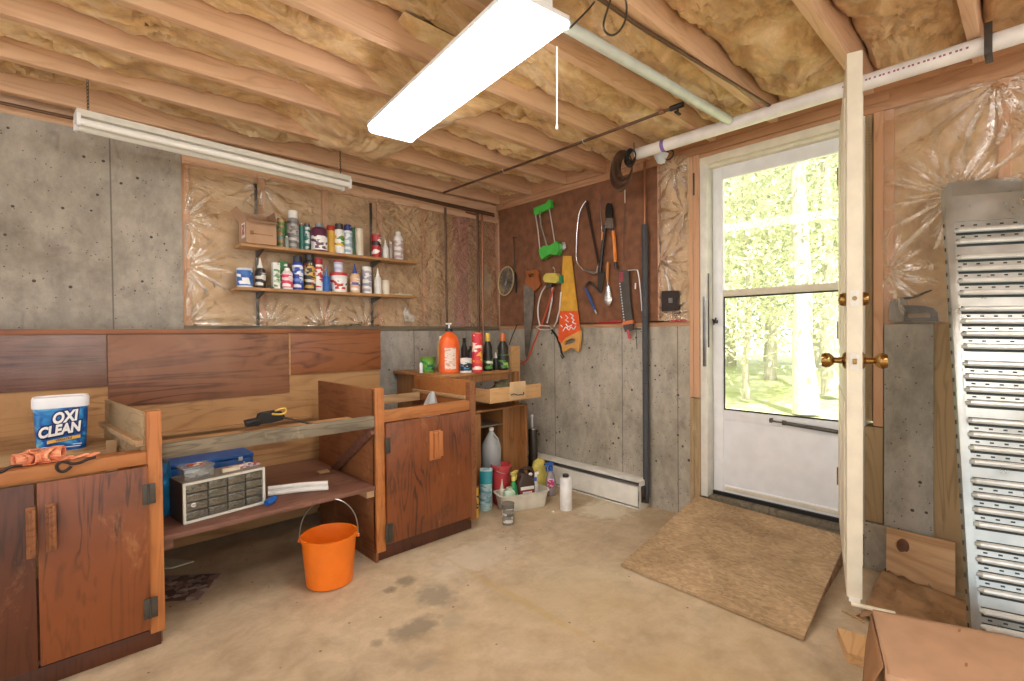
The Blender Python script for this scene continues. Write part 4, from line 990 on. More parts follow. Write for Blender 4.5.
def container(name, lab, cat, kind, p, h, r, body, cap=None, label=None, inks=(), group=None, sx=1, sy=1, metal=0, rough=.35, lz=None, bodymat=None, rot=0, scale=26):
    p = Vector(p); t = thing(name, lab, cat, p, group)
    bp, cp, l0, l1 = kinds(kind, r, h)
    if lz: l0, l1 = lz
    m = MB(); m.lathe(bp, p, 20, sx, sy); bo = m.build('body', bodymat or plain(body, rough, metal), t)
    if cap and cp: MB().lathe(cp, p, 18, sx if kind in ('jar', 'tub') else 1, sy if kind in ('jar', 'tub') else 1).build('cap', plain(cap, .35), t)
    if label:
        # follow the body at label height
        def rad(z):
            for (r0, z0), (r1, z1) in zip(bp, bp[1:]):
                if z0 <= z <= z1: return r0+(r1-r0)*(z-z0)/max(1e-6, z1-z0)
            return bp[-1][0]
        zz = [h*l0, h*(l0+l1)/2, h*l1]
        m = MB(); m.lathe([(rad(z)+.0007, z) for z in zz], p, 20, sx, sy, caps=False)
        m.build('paper_label', print_mat(label, inks, scale) if inks else plain(label, .5), t)
    if rot: t.rotation_euler.z = rot
    return t
def carton(name, lab, cat, x0, x1, y0, y1, z0, z1, col, inks=(), group=None):
    t = thing(name, lab, cat, ((x0+x1)/2, (y0+y1)/2, z0), group)
    box_part('box_body', plain(col, .5), t, x0, x1, y0, y1, z0, z1, .001)
    if inks:
        m = MB(); m.box(x0+.003, x1-.003, y0-.0008, y0, z0+.004, z1-.004); m.build('printed_front', print_mat(col, inks, 34), t)
    return t
G1, G2 = 'cans and bottles on the upper wall shelf', 'cans and bottles on the lower wall shelf'
def onshelf(z, px, wpx, ytop, dy=0, name='bottle', lab='', cat='bottle', kind='bottle', group=None, **k):
    y = YA-.09+dy; p = at(px, 260, 'y', y); p.z = z
    d = depth(p); r = wpx*d/FPX/2*.97; h = at(px, ytop, 'y', y).z-z
    return container(name, lab, cat, kind, p, h, r, group=group, **k)
# upper shelf
bx0, bx1 = at(236, 240, 'y', YS0).x, at(275.5, 240, 'y', YS0).x; zb = at(262, 221, 'y', YS0).z
cb = thing('cardboard_box', 'small open cardboard box with a red label on the upper shelf', 'box', ((bx0+bx1)/2, YA-.1, zu))
m = MB(); th = .004; ya, yb2 = YS0-.02, YA-.03; bx0 = at(234.5, 240, 'y', yb2).x+.026
m.box(bx0, bx1, ya, yb2, zu, zu+th).box(bx0, bx1, ya, ya+th, zu+th, zb).box(bx0, bx1, yb2-th, yb2, zu+th, zb).box(bx0, bx0+th, ya+th, yb2-th, zu+th, zb).box(bx1-th, bx1, ya+th, yb2-th, zu+th, zb)
m.build('box_body', M['card'], cb)
for (q0, q1, up, ln) in (((bx0, ya, zb), (bx1, ya, zb), (0, -.3, -.16), .04), ((bx0, yb2, zb), (bx1, yb2, zb), (0, .1, .5), .07), ((bx0, ya, zb), (bx0, yb2, zb), (-.4, 0, .5), .08), ((bx1, ya, zb), (bx1, yb2, zb), (-.1, 0, .6), .06)):
    u = Vector(up).normalized()*ln; m = MB(); a_, b_ = Vector(q0), Vector(q1); n_ = (b_-a_).cross(u)
    m.prism([[a_, b_, b_+u*.95, a_+u]], n_, .003); m.build('flap', M['card'], cb)
m = MB(); m.box(bx0-.001, bx0, ya+.025, ya+.095, zu+.035, zb-.02); m.build('white_label', M['paper'], cb)
m = MB(); m.box(bx0-.002, bx0-.001, ya+.035, ya+.085, zu+.05, zb-.03); m.build('red_label', print_mat('b03a34', ['8a2a28', 'd8b8a8'], 60, thr=.6), cb)
m = MB(); m.box(bx0+.03, bx1-.02, ya-.0008, ya, zu+.055, zu+.06).box(bx0+.02, bx0+.04, ya-.0008, ya, zu+.05, zu+.075); m.build('printed_marks', M['cardd'], cb)

U = lambda *a, **k: onshelf(zu, *a, group=G1, **k)
L = lambda *a, **k: onshelf(zl, *a, group=G2, **k)
U(281, 7.5, 219, .0, name='spray_can', lab='slim tan and green spray can right beside the open cardboard box', cat='spray can', kind='can', body='b8905c', cap='7c6a4c', label='a98558', inks=['5a7a4a', '6c8c8a'])
U(287, 4.5, 222, .03, name='spray_can', lab='thin green can standing behind the tiny white-capped bottle, upper shelf', cat='spray can', kind='can', body='3f7a3c', cap='3b5f38')
U(287, 4.5, 236, -.03, name='bottle', lab='tiny white-capped clear bottle on the upper shelf', cat='bottle', kind='round', body='9aa39a', cap='efeee8')
U(293.5, 11, 211, -.0, name='spray_can', lab='tallest spray can on the upper shelf, grey with a white cap', cat='spray can', kind='spray', body='8f8d8a', cap='f0f0ec', label='77706c', inks=['a9a6a2', '5a4a46', 'c9c6c0'])
U(302, 6, 225, .02, name='spray_can', lab='teal can with a red top on the upper shelf', cat='spray can', kind='can', body='2f7468', cap='b5443c')
U(307.5, 6, 224, .03, name='spray_can', lab='dark teal can with white stripes left of the white-labelled dark tub', cat='spray can', kind='can', body='2c6a66', cap='b5443c', label='3a7a74', inks=['e0e4e0', 'e0e4e0'])
U(319.5, 16, 224, -.02, name='paint_jar', lab='wide maroon jar with a white label, widest jar on the upper shelf', cat='jar', kind='round', body='5e2f48', cap='7d8a8c', label='ecebe8', inks=['6a4a5a', '2c3040'], lz=(.05, .55))
U(331, 8, 226, .0, name='glue_bottle', lab='yellow bottle with a red cap on the upper shelf', cat='bottle', kind='jar', body='e2b24a', cap='b53a2c')
U(339.5, 10, 224, -.01, name='spray_can', lab='white can with a dark brown cap and rainbow stripe on the upper shelf', cat='spray can', kind='spray', body='eeeeea', cap='3a2a26', label='f0f0ec', inks=['3f8a3e', 'd83a2c', 'e0c040'], lz=(.2, .6))
U(348, 9, 225, -.01, name='spray_can', lab='white can with a dark blue cap on the upper shelf', cat='spray can', kind='spray', body='e2e6e8', cap='25357c', label='dfe6ea', inks=['9ab0c0'])
U(353.5, 5, 228, .03, name='spray_can', lab='dark green can behind the blue-capped white can', cat='spray can', kind='can', body='2b6a4a', cap='25473c')
U(359.5, 8, 229, .0, name='cream_tube', lab='plain cream canister on the upper shelf left of the joint', cat='canister', kind='can', body='e2d6bc', cap='ece6d6', label=None)
# white lid beside it
pp = at(360, 251, 'y', YS0+.03); m = MB(); m.lathe([(.0, 0), (.022, 0), (.024, .003), (.022, .008), (.0, .009)], (pp.x, pp.y, zu), 18); tag(m.build('white_disc', M['white']), 'small white plastic disc lying in front of the cream canister', 'disc', G1)
U(376.5, 9.5, 235, -.01, name='glue_bottle', lab='red can with white squares on the upper shelf', cat='can', kind='can', body='b32a30', cap='a0242a', label='b32a30', inks=['ece8e0', '2a1a1c'], scale=16)
U(385.5, 6.5, 240, -.01, name='squeeze_bottle', lab='small plain white pointed bottle right of the red can', cat='bottle', kind='glue', body='ecebe6', cap='f4f3ee')
U(391, 4, 242, .0, name='vial', lab='tiny clear vial between two white bottles on the upper shelf', cat='bottle', kind='round', body='b8aa9c', cap='e6e4de')
U(398.5, 10, 232, .0, name='bottle', lab='rightmost white bottle on the upper shelf with a faded pink label', cat='bottle', kind='round', body='e8e4de', cap='eceae4', label='e2dcd6', inks=['c0a0a4', 'b8a8a4'])
# lower shelf
L(244.5, 15, 268.5, -.02, name='round_tin', lab='blue and white tin at the left end of the lower shelf', cat='tin', kind='can', body='dfe4ea', cap='e6e8ea', label='2c6ab8', inks=['f0f2f4', '2a56a0'])
L(260, 10, 258, -.01, name='glue_bottle', lab='black bottle with a white pointed cap on the lower shelf', cat='bottle', kind='glue', body='35302c', cap='f0efea', label='2c2826', inks=['e0dcd4', 'd8d4cc'])
pp = at(269, 285, 'y', YS0+.03); m = MB(); m.lathe([(.0, 0), (.012, 0), (.014, .006), (.012, .014), (.006, .02), (.0, .021)], (pp.x, pp.y, zl), 12); m.lathe([(.0, 0), (.009, 0), (.01, .008), (.0, .013)], (pp.x+.026, pp.y+.01, zl), 12)
tag(m.build('small_hardware', M['dsteel']), 'small dark metal pieces lying beside the black glue bottle', 'hardware')
xx = lambda px, dy=0: at(px, 270, 'y', YA-.09+dy).x
zz_ = lambda py, px=300, dy=0: at(px, py, 'y', YA-.09+dy).z
carton('carton', 'slim white carton with a green side on the lower shelf', 'box', xx(271.5), xx(278.5), YA-.12, YA-.08, zl, zz_(263, 275), 'e4e6e0', ['6a9a5c', 'b8c4b0'], G2)
carton('carton', 'dark green carton on the lower shelf behind the pink bottle', 'box', xx(279, .03), xx(287, .03), YA-.075, YA-.03, zl, zz_(262, 283, .03), '2f7a3c', ['1f5a2c', 'e0e4da'], G2)
L(287, 10.5, 268, -.03, name='glue_bottle', lab='short pink-labelled white bottle on the lower shelf', cat='bottle', kind='round', body='efe6e4', cap='f2f0ea', label='d8405c', inks=['f4f0f0', 'f0d8dc'])
L(297.5, 10.5, 256, -.01, name='spray_can', lab='bright blue spray can with a black cap on the lower shelf', cat='spray can', kind='spray', body='2a3f9c', cap='2a2a34', label='2c44a4', inks=['e4e8f0', '6a8ad0'])
L(309.5, 11.5, 253, -.0, name='spray_can', lab='black spray can with yellow and red print on the lower shelf', cat='spray can', kind='spray', body='2a2422', cap='32302e', label='332c2a', inks=['d0a848', 'a03028', 'd8d4cc'])
L(318, 9, 259, .0, name='squeeze_tube', lab='white and red tube standing behind the small blue bottle', cat='tube', kind='jar', body='ecebe8', cap='b0343a', label='e8e8e6', inks=['c8383a', '2c6a58', 'e8e8e6'])
L(326, 8, 268, -.02, name='glue_bottle', lab='small blue bottle with a narrow tip on the lower shelf', cat='bottle', kind='glue', body='2a64b4', cap='5a86c4')
t_ = L(338.5, 17, 273, -.01, name='spackle_tub', lab='white tub with a red rim supporting a smaller tub', cat='tub', kind='tub', body='f0efec', cap='c8342e', label='f0efec', inks=['c8342e', '2c2c34'], lz=(.15, .7))
zt_ = zz_(273, 338)
pp = at(338.5, 270, 'y', YA-.1); pp.z = zt_+.001
container('putty_cup', 'small white cup with a red rim stacked on the spackle tub', 'cup', 'tub', pp, zz_(261, 338)-zt_-.001, .0305, 'dfe2ec', 'c84a44', 'd8dcec', ['b8bcdc'], group=G2)
L(354.5, 10, 264, -.01, name='glue_bottle', lab='peach coloured glue bottle with a blue tip on the lower shelf', cat='bottle', kind='glue', body='ecc8a4', cap='3a4a9c', label='e8bc98', inks=['f4ece0', '6a6ab0'])
L(366.5, 9.5, 267, .0, name='glue_bottle', lab='white cylinder bottle just left of the right-hand bracket strip', cat='bottle', kind='can', body='ece8e2', cap='efeeea', label='e8e6e2', inks=['b0a8b0', '9098b0'])
L(377.5, 7.5, 268, -.0, name='squeeze_bottle', lab='white bottle with a pointed nozzle right of the bracket strip', cat='bottle', kind='glue', body='f0ede4', cap='f6f4ee')
L(385.5, 7.5, 280.5, -.0, name='jar', lab='low cream jar near the right end of the lower shelf', cat='jar', kind='jar', body='efe6d0', cap='ece2cc')
for k in range(9):
    pp = at(392+k*2.3, 291, 'y', YS0+.03+.045*rnd.random()); m = MB()
    a_ = rnd.random()*PI; q = Vector((math.cos(a_), math.sin(a_), 0))*.011
    m.tube([Vector((pp.x, pp.y, zl+.006))-q, Vector((pp.x, pp.y, zl+.006))+q], .006, 8); m.ball(Vector((pp.x, pp.y, zl+.007))+q, .0065, 8)
    tag(m.build('caulk_nozzle', M['cream']), 'small pale plastic nozzle lying at the right end of the lower shelf', 'nozzle', 'small nozzles at the end of the lower shelf')

# ================================================================== BENCH TOP THINGS
# blue detergent tub
zpl = .722
pp = Vector((at(62, 440, 'y', 2.88).x, 2.87, zpl)); dd_ = depth(pp)
hw = 60.5*dd_/FPX/2*.71; hh_ = at(60, 397, 'y', 2.82).z-zpl
faceR = Vector((math.cos(math.radians(-2)), math.sin(math.radians(-2)), 0)); faceN = Vector((faceR.y, -faceR.x, 0))
tb = thing('detergent_tub', 'blue detergent tub with a white lid standing on the left cabinet', 'detergent tub', pp)
def rrect(c, R_, N_, hx, hy, rad, z, n=6):
    out = []
    for (sx_, sy_, a0) in ((1, 1, 0), (-1, 1, 90), (-1, -1, 180), (1, -1, 270)):
        for k in range(n+1):
            a_ = math.radians(a0+90*k/n); u = sx_*(hx-rad)+math.cos(a_)*rad; v = sy_*(hy-rad)+math.sin(a_)*rad
            out.append(c+R_*u+N_*v+Vector((0, 0, z)))
    return out
def loft(m, rings, cap0=True, cap1=True):
    rr = [[m.bm.verts.new(p) for p in r] for r in rings]; n = len(rr[0])
    for A_, B_ in zip(rr, rr[1:]):
        for k in range(n): m._f([A_[k], A_[(k+1) % n], B_[(k+1) % n], B_[k]])
    if cap0: m._f(list(reversed(rr[0])))
    if cap1: m._f(rr[-1])
    return m
hyd = hw*.66
tubblue = None
mt_, nt, b = newmat('blue_tub_print')
n1 = N(nt, 'ShaderNodeTexNoise', Scale=9, Detail=3, Distortion=1.5); nt.links.new(coords(nt, (1, 1, 1.6), loc=(2, 3, 1)), n1.inputs[0])
nt.links.new(ramp(nt, [(.32, srgb('123e86')), (.45, srgb('1c5fae')), (.55, srgb('2f8fd0')), (.68, srgb('8fd0e4'))], n1.outputs[0]).outputs[0], b.inputs['Base Color']); b.inputs['Roughness'].default_value = .3
m = MB(); loft(m, [rrect(pp, faceR, faceN, hw*.84, hyd*.84, .03, 0), rrect(pp, faceR, faceN, hw*.86, hyd*.86, .035, .01), rrect(pp, faceR, faceN, hw*.95, hyd*.95, .04, hh_*.82)]); m.build('tub_body', mt_, tb)
m = MB(); loft(m, [rrect(pp, faceR, faceN, hw*.99, hyd*.99, .04, hh_*.80), rrect(pp, faceR, faceN, hw, hyd, .042, hh_*.82), rrect(pp, faceR, faceN, hw, hyd, .042, hh_*.96), rrect(pp, faceR, faceN, hw*.97, hyd*.97, .04, hh_), rrect(pp, faceR, faceN, hw*.9, hyd*.9, .035, hh_), rrect(pp, faceR, faceN, hw*.88, hyd*.88, .035, hh_*.975)]); m.build('lid', M['white'], tb)
tilt = Matrix.Rotation(math.radians(8), 3, 'Y')
slant = Vector((0, 0, 1))-faceN*(-.0)+faceN*(hyd*.1/hh_)*1.2; up_ = slant.normalized()
rt = (faceR+Vector((0, 0, .13))).normalized()
fc = pp+faceN*(hyd*.925+.003)
navy = plain('10255c', .4, name='navy_ink', mottled=0); wht = plain('f6f6f4', .4, name='white_ink', mottled=0); gold = plain('e8b850', .4, name='gold_ink', mottled=0)
def on_face(u, v, off=.0): return pp+faceR*u+Vector((0, 0, v))+faceN*(hyd*(.86+.09*v/(hh_*.82))+.003+off)
kk = hw/.125
for (s, sz, u, v) in (('OXI', .085*kk, .012, hh_*.62), ('CLEAN', .080*kk, -.006, hh_*.39)):
    text_mesh(s, sz, navy, tb, on_face(u, v, .0), rt, up_, 'brand_outline', .0005, .15, .009, xs=.72)  # navy ink outline printed behind the white letters
    text_mesh(s, sz, wht, tb, on_face(u, v, .0012), rt, up_, 'brand_lettering', .0005, .15, .0028, xs=.72)
m = MB(); a_ = on_face(-.045, hh_*.155, .0005); b_ = on_face(.06, hh_*.155, .0005)+Vector((0, 0, .0137)); u_ = Vector((0, 0, .014))
m.prism([[a_, b_, b_+u_, a_+u_]], faceN, .0006); m.build('gold_band', gold, tb)
text_mesh('VERSATILE', .0125, navy, tb, (a_+b_)/2+Vector((0, 0, .007))+faceN*.001, (b_-a_), up_, 'small_lettering', .0003, 0, .0003, xs=.9)
m = MB()
for k, (u, v, l) in enumerate(((-.075, .09, .05), (-.01, .06, .07), (-.08, .05, .06), (.035, .10, .03))):
    a_ = on_face(u, hh_*v, .0004); b_ = a_+faceR*l; m.prism([[a_, b_, b_+Vector((0, 0, .003)), a_+Vector((0, 0, .003))]], faceN, .0004)
m.build('small_print', wht, tb)

# orange strap heap with black hooks
zr = zr0
def rail_pt(px, py=460): return at(px, py, 'z', zr+.01)
st = thing('tie_down_strap', 'bundled orange tie-down strap with black hooks on the left cabinet rail', 'strap', rail_pt(45))
om = plain('f4a078', .6, name='orange_webbing', mottled=.08)
m = MB(); r2 = random.Random(4)
c0 = at(42, 460, 'y', F1+.06); c0.z = zr
for k in range(9):
    a_ = k*.72+.3; cx = c0+Vector((-.055+.012*k, .0+.01*r2.uniform(-1, 1), .0))
    w_ = .03; axis = Vector((math.cos(a_)*.6+.4, math.sin(a_), 0)).normalized(); side = Vector((-axis.y, axis.x, 0))
    R0 = .024+.008*r2.random()
    pts = []
    for j in range(15):
        t = 2*PI*j/14; pts.append((cx+side*math.cos(t)*R0*1.1+Vector((0, 0, R0*.8+.004+math.sin(t)*R0*.8)), axis))
    for (p, ax), (q, ax2) in zip(pts, pts[1:]):
        o_ = Vector((0, 0, .001)); vv = [m.bm.verts.new(x) for x in (p-ax*w_/2, p+ax*w_/2, q+ax*w_/2, q-ax*w_/2)]; m._f(vv)
for (pa, pb_) in (((70, 466), (88, 457)), ((88, 457), (98, 459)), ((58, 470), (72, 466))):
    A_ = at(*pa, 'y', F1+.05); B_ = at(*pb_, 'y', F1+.07); A_.z = max(A_.z, zr+.004); B_.z = zr+.012
    m.beam(A_, B_, .024, .004, bev=.001)
m.beam(at(30, 470, 'y', F1+.03)+Vector((0, 0, .002)), at(14, 472, 'y', F1+.03)+Vector((0, 0, .002)), .022, .003)
ob = m.build('webbing', om, st); md = ob.modifiers.new('thick', 'SOLIDIFY'); md.thickness = .0018
blk = plain('2a211e', .4, .3, name='coated_hook')
m = MB(); hp = [(96, 457), (88, 459), (80, 463), (72, 464), (66, 462), (60, 462), (56, 466), (58, 471), (64, 472), (70, 468), (71, 466)]
m.tube([at(x, y, 'y', F1-.012-.0*i) + Vector((0, 0, .0)) for i, (x, y) in enumerate(hp)], .005, 8); m.build('hook', blk, st)
m = MB(); hp = [(22, 466), (14, 466), (8, 468), (2, 472), (-6, 473), (-12, 470), (-14, 465)]
m.tube([at(x, y, 'y', F1+.0) for x, y in hp], .005, 8); m.build('hook', blk, st)

# bar clamp lying at the back of the bench
yc = 2.62
cl = thing('bar_clamp', 'black quick-grip bar clamp with a yellow trigger resting above the workbench board', 'clamp', at(275, 418, 'y', yc))
def P(px, py, y=yc): return at(px, py, 'y', y)
m = MB(); loopA = [(245, 421), (247, 427), (258, 426), (262, 424), (272, 423), (283, 420), (285, 416), (281, 411), (274, 411.5), (270, 414), (259, 414), (258, 418)]
m.prism([[P(x, y) for x, y in loopA]], (0, 1, 0), .03); m.build('clamp_body', M['black'], cl)
m = MB(); m.beam(P(259, 414), P(274, 411), .02, .012, bev=.003).beam(P(245, 424), P(259, 420), .036, .022, bev=.004); m.build('jaw_pad', M['rubber'] if False else M['black'], cl)
m = MB(); m.tube([P(x, y, yc-.006) for x, y in ((275, 411), (280, 409), (285, 408), (286.5, 411), (284, 414), (278, 414.5), (272, 414))], .005, 8); m.build('trigger', plain('d8b04a', .4, name='yellow_plastic'), cl)
m = MB(); p1_ = Vector((P(310, 423).x+.01, yc-.18, 0)); m.beam(P(281, 417)+Vector((0, .015, 0)), at(314, 424.5, 'y', yc-.12), .018, .006, bev=.001); m.build('bar', M['dsteel'], cl)
# batten it rests on, at the back of the open bench
# (the bench has one more inner rail)
zz0 = at(265, 429, 'y', yc).z
box_part('inner_rail', M['plyback'], wbn, pxr+.004, xs-.003, yc-.03, yc+.06, zz0-.04, zz0-.001, .003)

# ================================================================== LOWER SHELF THINGS
ysf = 2.52
org0, org1 = at(183, 525, 'z', zsh), at(265, 503, 'z', zsh)
dO = (org1-org0); dO.z = 0; lo = dO.length; dO.normalize(); nO = Vector((-dO.y, dO.x, 0))
fz = at(183, 484, 'y', org0.y).z
hO = fz-zsh; depO = .155
so = thing('parts_organizer', 'grey parts organizer cabinet of small clear drawers on the low workbench shelf', 'parts organizer', (org0+org1)/2)
RO = Matrix((dO, nO, Vector((0, 0, 1)))).transposed()
def O(u, v, z): return org0+dO*u+nO*v+Vector((0, 0, z))
shell = plain('4a443e', .5, .3, name='organizer_steel'); shtop = plain('8c8478', .5, .2, name='organizer_top')
m = MB(); m.obox(O(lo/2, depO/2+.004, .003), (lo, depO, .006), RO).obox(O(.003, depO/2+.004, hO/2), (.006, depO, hO), RO).obox(O(lo-.003, depO/2+.004, hO/2), (.006, depO, hO), RO).obox(O(lo/2, depO, hO/2), (lo, .005, hO), RO); m.build('case', shell, so)
m = MB(); m.obox(O(lo/2, depO/2+.002, hO-.003), (lo, depO, .006), RO, .002); m.build('top', shtop, so)
m = MB(); fr = .011
m.obox(O(lo/2, -.001, fr/2), (lo, .012, fr), RO, .002).obox(O(lo/2, -.001, hO-fr/2), (lo, .012, fr), RO, .002).obox(O(fr/2, -.001, hO/2), (fr, .012, hO-2*fr), RO, .001).obox(O(lo-fr/2, -.001, hO/2), (fr, .012, hO-2*fr), RO, .001); m.build('front_frame', plain('d8d6ca', .4, name='organizer_frame'), so)
cols = [0, .27, .52, .76, 1]; iw = lo-2*fr; ih = hO-2*fr
m = MB()
for u in cols[1:-1]: m.obox(O(fr+iw*u, .06, hO/2), (.003, .12, ih), RO)
for k in (1, 2, 3): m.obox(O(lo/2, .06, fr+ih*k/4), (iw, .12, .003), RO)
m.build('divider', shell, so)
drw = clear_mat('smoky_drawer_plastic', 'd6d4c8', .1, .12, .12)
r3 = random.Random(11)
hwcol = [plain(c_, .4, .5) for c_ in ('e8e4d8', 'c0bab0', 'e0cfa8')]
for i in range(4):
    for j in range(4):
        u0, u1 = fr+iw*cols[i]+.003, fr+iw*cols[i+1]-.003; z0, z1 = fr+ih*j/4+.003, fr+ih*(j+1)/4-.003
        m = MB(); uc, zc = (u0+u1)/2, (z0+z1)/2
        m.obox(O(uc, -.001, zc), (u1-u0, .003, z1-z0), RO, .0008).obox(O(uc, .05, z0+.001), (u1-u0, .1, .002), RO).obox(O(uc, -.006, z1-.008), ((u1-u0)*.5, .01, .003), RO, .001)
        dwr = m.build('drawer', drw, so)
        m = MB()
        for k in range(18):
            p = O(u0+.006+(u1-u0-.012)*r3.random(), .008+.03*r3.random(), z0+.005+(z1-z0)*.45*r3.random()**1.4)
            a_ = r3.random()*PI; q = (dO*math.cos(a_)+Vector((0, 0, math.sin(a_)*.4)))*.007
            q0_, q1_ = p-q, p+q
            if min(q0_.z, q1_.z) > org0.z+z0+.003: m.tube([q0_, q1_], .0022, 5)
        if len(m.bm.verts): c_ = m.build('contents', hwcol[(i+j) % 3], dwr); c_['kind'] = 'stuff'
        else: m.bm.free()
m = MB(); m.cyl(O(fr+iw*.09, -.004, fr+ih*.42), O(fr+iw*.09, -.002, fr+ih*.42), .0095, 16); m.build('round_sticker', M['paper'], so)
# clear box on the organizer
ztop = zsh+hO
pc_ = at(201, 480, 'z', ztop); 
cb2 = thing('clear_case', 'clear plastic case with an orange label sitting on the parts organizer', 'box', pc_)
q = O(lo*.22, .07, hO)
def Q(u, v, z): return q+dO*u+nO*v+Vector((0, 0, z))
m = MB(); m.obox(Q(0, 0, .024), (.115, .085, .046), RO, .004); m.build('case_body', M['clear'], cb2)
m = MB(); m.obox(Q(0, 0, .052), (.125, .095, .008), RO, .003); m.build('case_lid', M['clear'], cb2)
m = MB(); m.obox(Q(.0, .0, .0575), (.06, .05, .002), RO); m.build('orange_label', print_mat('d87a5c', ['f0e0d4', 'c04830'], 50), cb2)
m = MB()
for k in range(9): p = Q(-.04+.08*r3.random(), -.03+.06*r3.random(), .008+.01*r3.random()); m.tube([p, p+dO*.02+nO*.008*(r3.random()-.5)], .004, 6)
m.build('contents', M['white'], cb2)['kind'] = 'stuff'
q = O(lo*.62, .05, hO)
m = MB(); m.obox(q+Vector((0, 0, .008)), (.075, .022, .015), RO, .003); tag(m.build('small_carton', plain('e6d6bc', .6)), 'small cream carton lying on the parts organizer', 'box')
q = O(lo*.80, .075, hO)
m = MB(); m.obox(q+Vector((0, 0, .004)), (.15, .04, .007), RO, .002); m.obox(q+Vector((0, 0, .011)), (.13, .02, .006), RO, .002); tag(m.build('blister_pack', print_mat('d8c4c4', ['b84848', 'e8e4e0', '6a5a7a'], 60, thr=.35)), 'red and white blister pack lying on the right of the parts organizer', 'package')
# blue toolbox-like crate behind
y_ = 2.86
xa_, xb_ = at(190, 470, 'y', y_).x, at(254, 470, 'y', y_).x
bluem = plain('1f62b4', .4, name='blue_plastic', mottled=.1)
bt = thing('blue_case', 'long blue plastic case lying behind the parts organizer', 'case', ((xa_+xb_)/2, y_, zsh))
m = MB()
z1_, z0_ = at(255, 452, 'y', y_).z, zsh+.001
m.box(xa_-.12, xb_, y_, y_+.2, z0_, z1_-.02, .012); m.build('case_body', bluem, bt)
m = MB(); m.box(xa_-.12, xb_, y_-.004, y_+.2, z1_-.018, z1_, .006); m.build('case_lid', bluem, bt)
m = MB(); m.box(xb_-.05, xb_-.045, y_-.006, y_-.002, z1_-.06, z1_-.04); m.box(xb_-.075, xb_-.055, y_-.008, y_, z1_-.032, z1_-.012, .002); m.build('latch', M['white'], bt)
m = MB(); y2_ = 2.62
x2_ = at(177, 480, 'y', y2_).x; x2l = at(150, 480, 'y', y2_).x
def bag(u, v):
    a_ = 2*PI*u; rr = .5+.07*fbm(math.cos(a_)*2, math.sin(a_)*2, v*3)
    k = (1-.35*v*v) if v < .97 else .3
    return Vector(((x2_+x2l)/2+math.cos(a_)*rr*(x2_-x2l)*k, y2_+.09+math.sin(a_)*rr*.2*k, zsh+.002+v*(at(165, 462, 'y', y2_).z-zsh)))
m.grid(28, 16, bag); tag(m.build('blue_bag', plain('1a74a8', .35, name='blue_film', mottled=.2)), 'crumpled blue plastic bag left of the parts organizer', 'bag')
# white rolled papers and a blue cap
rp = at(328, 489, 'z', zsh); rq = at(268, 497, 'z', zsh)
dR = (rp-rq); 
tr_ = thing('paper_roll', 'flattened roll of white paper lying on the low shelf right of the organizer', 'paper roll', (rp+rq)/2)
for k, (o1, z_, r_) in enumerate(((-.02, .012, .011), (.012, .014, .013), (.045, .013, .012), (.01, .03, .011))):
    sd_ = Vector((-dR.y, dR.x, 0)).normalized()
    m = MB(); m.tube([rq+sd_*(o1+.03)+Vector((0, 0, z_)), (rp+rq)/2+sd_*(o1+.02)+Vector((0, 0, z_+.002)), rp+sd_*(o1)+Vector((0, 0, z_))], r_, 10); m.build('sheet_roll', M['paper'], tr_)
c_ = at(272, 500, 'z', zsh+.02)
m = MB(); m.tube([(c_.x-.03, c_.y-.015, zsh+.016), (c_.x, c_.y, zsh+.02), (c_.x+.02, c_.y+.012, zsh+.026)], [.015, .017, .012], 10); tag(m.build('blue_nozzle', bluem), 'blue plastic nozzle at the left end of the white paper roll', 'nozzle')
c_ = at(324, 473, 'z', zsh)
m = MB(); m.box(c_.x-.03, c_.x+.03, c_.y-.01, c_.y+.03, zsh+.001, zsh+.012, .003); tag(m.build('wood_scrap', M['paleboard']), 'small pale wood scrap at the back of the low shelf', 'wood scrap')

# ================================================================== BUCKET
bc = at(330, 590, 'z', 0); bc.z = 0; bc += Vector((bc.x, bc.y, 0)).normalized()*.088; db = depth(bc)
rt_, rb_ = 53*db/FPX/2, 44*db/FPX/2; hB = .265
hB = CH-(535-340.5+7)*0+0 if False else at(329, 533, 'y', bc.y).z
bk = thing('bucket', 'bright orange plastic bucket with a wire handle on the concrete floor', 'bucket', bc)
m = MB(); m.lathe([(rb_*.9, .001), (rb_, .006), (rt_*.975, hB-.012), (rt_*1.035, hB-.011), (rt_*1.04, hB), (rt_*.97, hB), (rb_*.94, .012), (.0, .012)], bc, 40, caps=False)
m.lathe([(.0, .001), (rb_*.9, .001)], bc, 40, caps=False)
m.build('bucket_body', M['orange'], bk)
m = MB(); hz = at(330, 500, 'y', bc.y).z-hB; sx_ = CR.copy(); sx_.z = 0; sx_ = (sx_*.95+Vector((.0, .25, 0))).normalized(); bk_ = Vector((-sx_.y, sx_.x, 0))
pts = []
for k in range(25):
    a_ = PI*k/24; pts.append(bc+sx_*(-math.cos(a_)*rt_*1.05)+Vector((0, 0, hB-.022+math.sin(a_)**.8*(hz+.022)))+bk_*math.sin(a_)*.02)
m.tube(pts, .0028, 8); m.build('wire_handle', M['steel'], bk)
for s in (-1, 1):
    m = MB(); m.cyl(bc+sx_*s*rt_*.96+Vector((0, 0, hB-.022)), bc+sx_*s*rt_*1.09+Vector((0, 0, hB-.022)), .009, 12); m.build('handle_lug', M['orange'], bk)

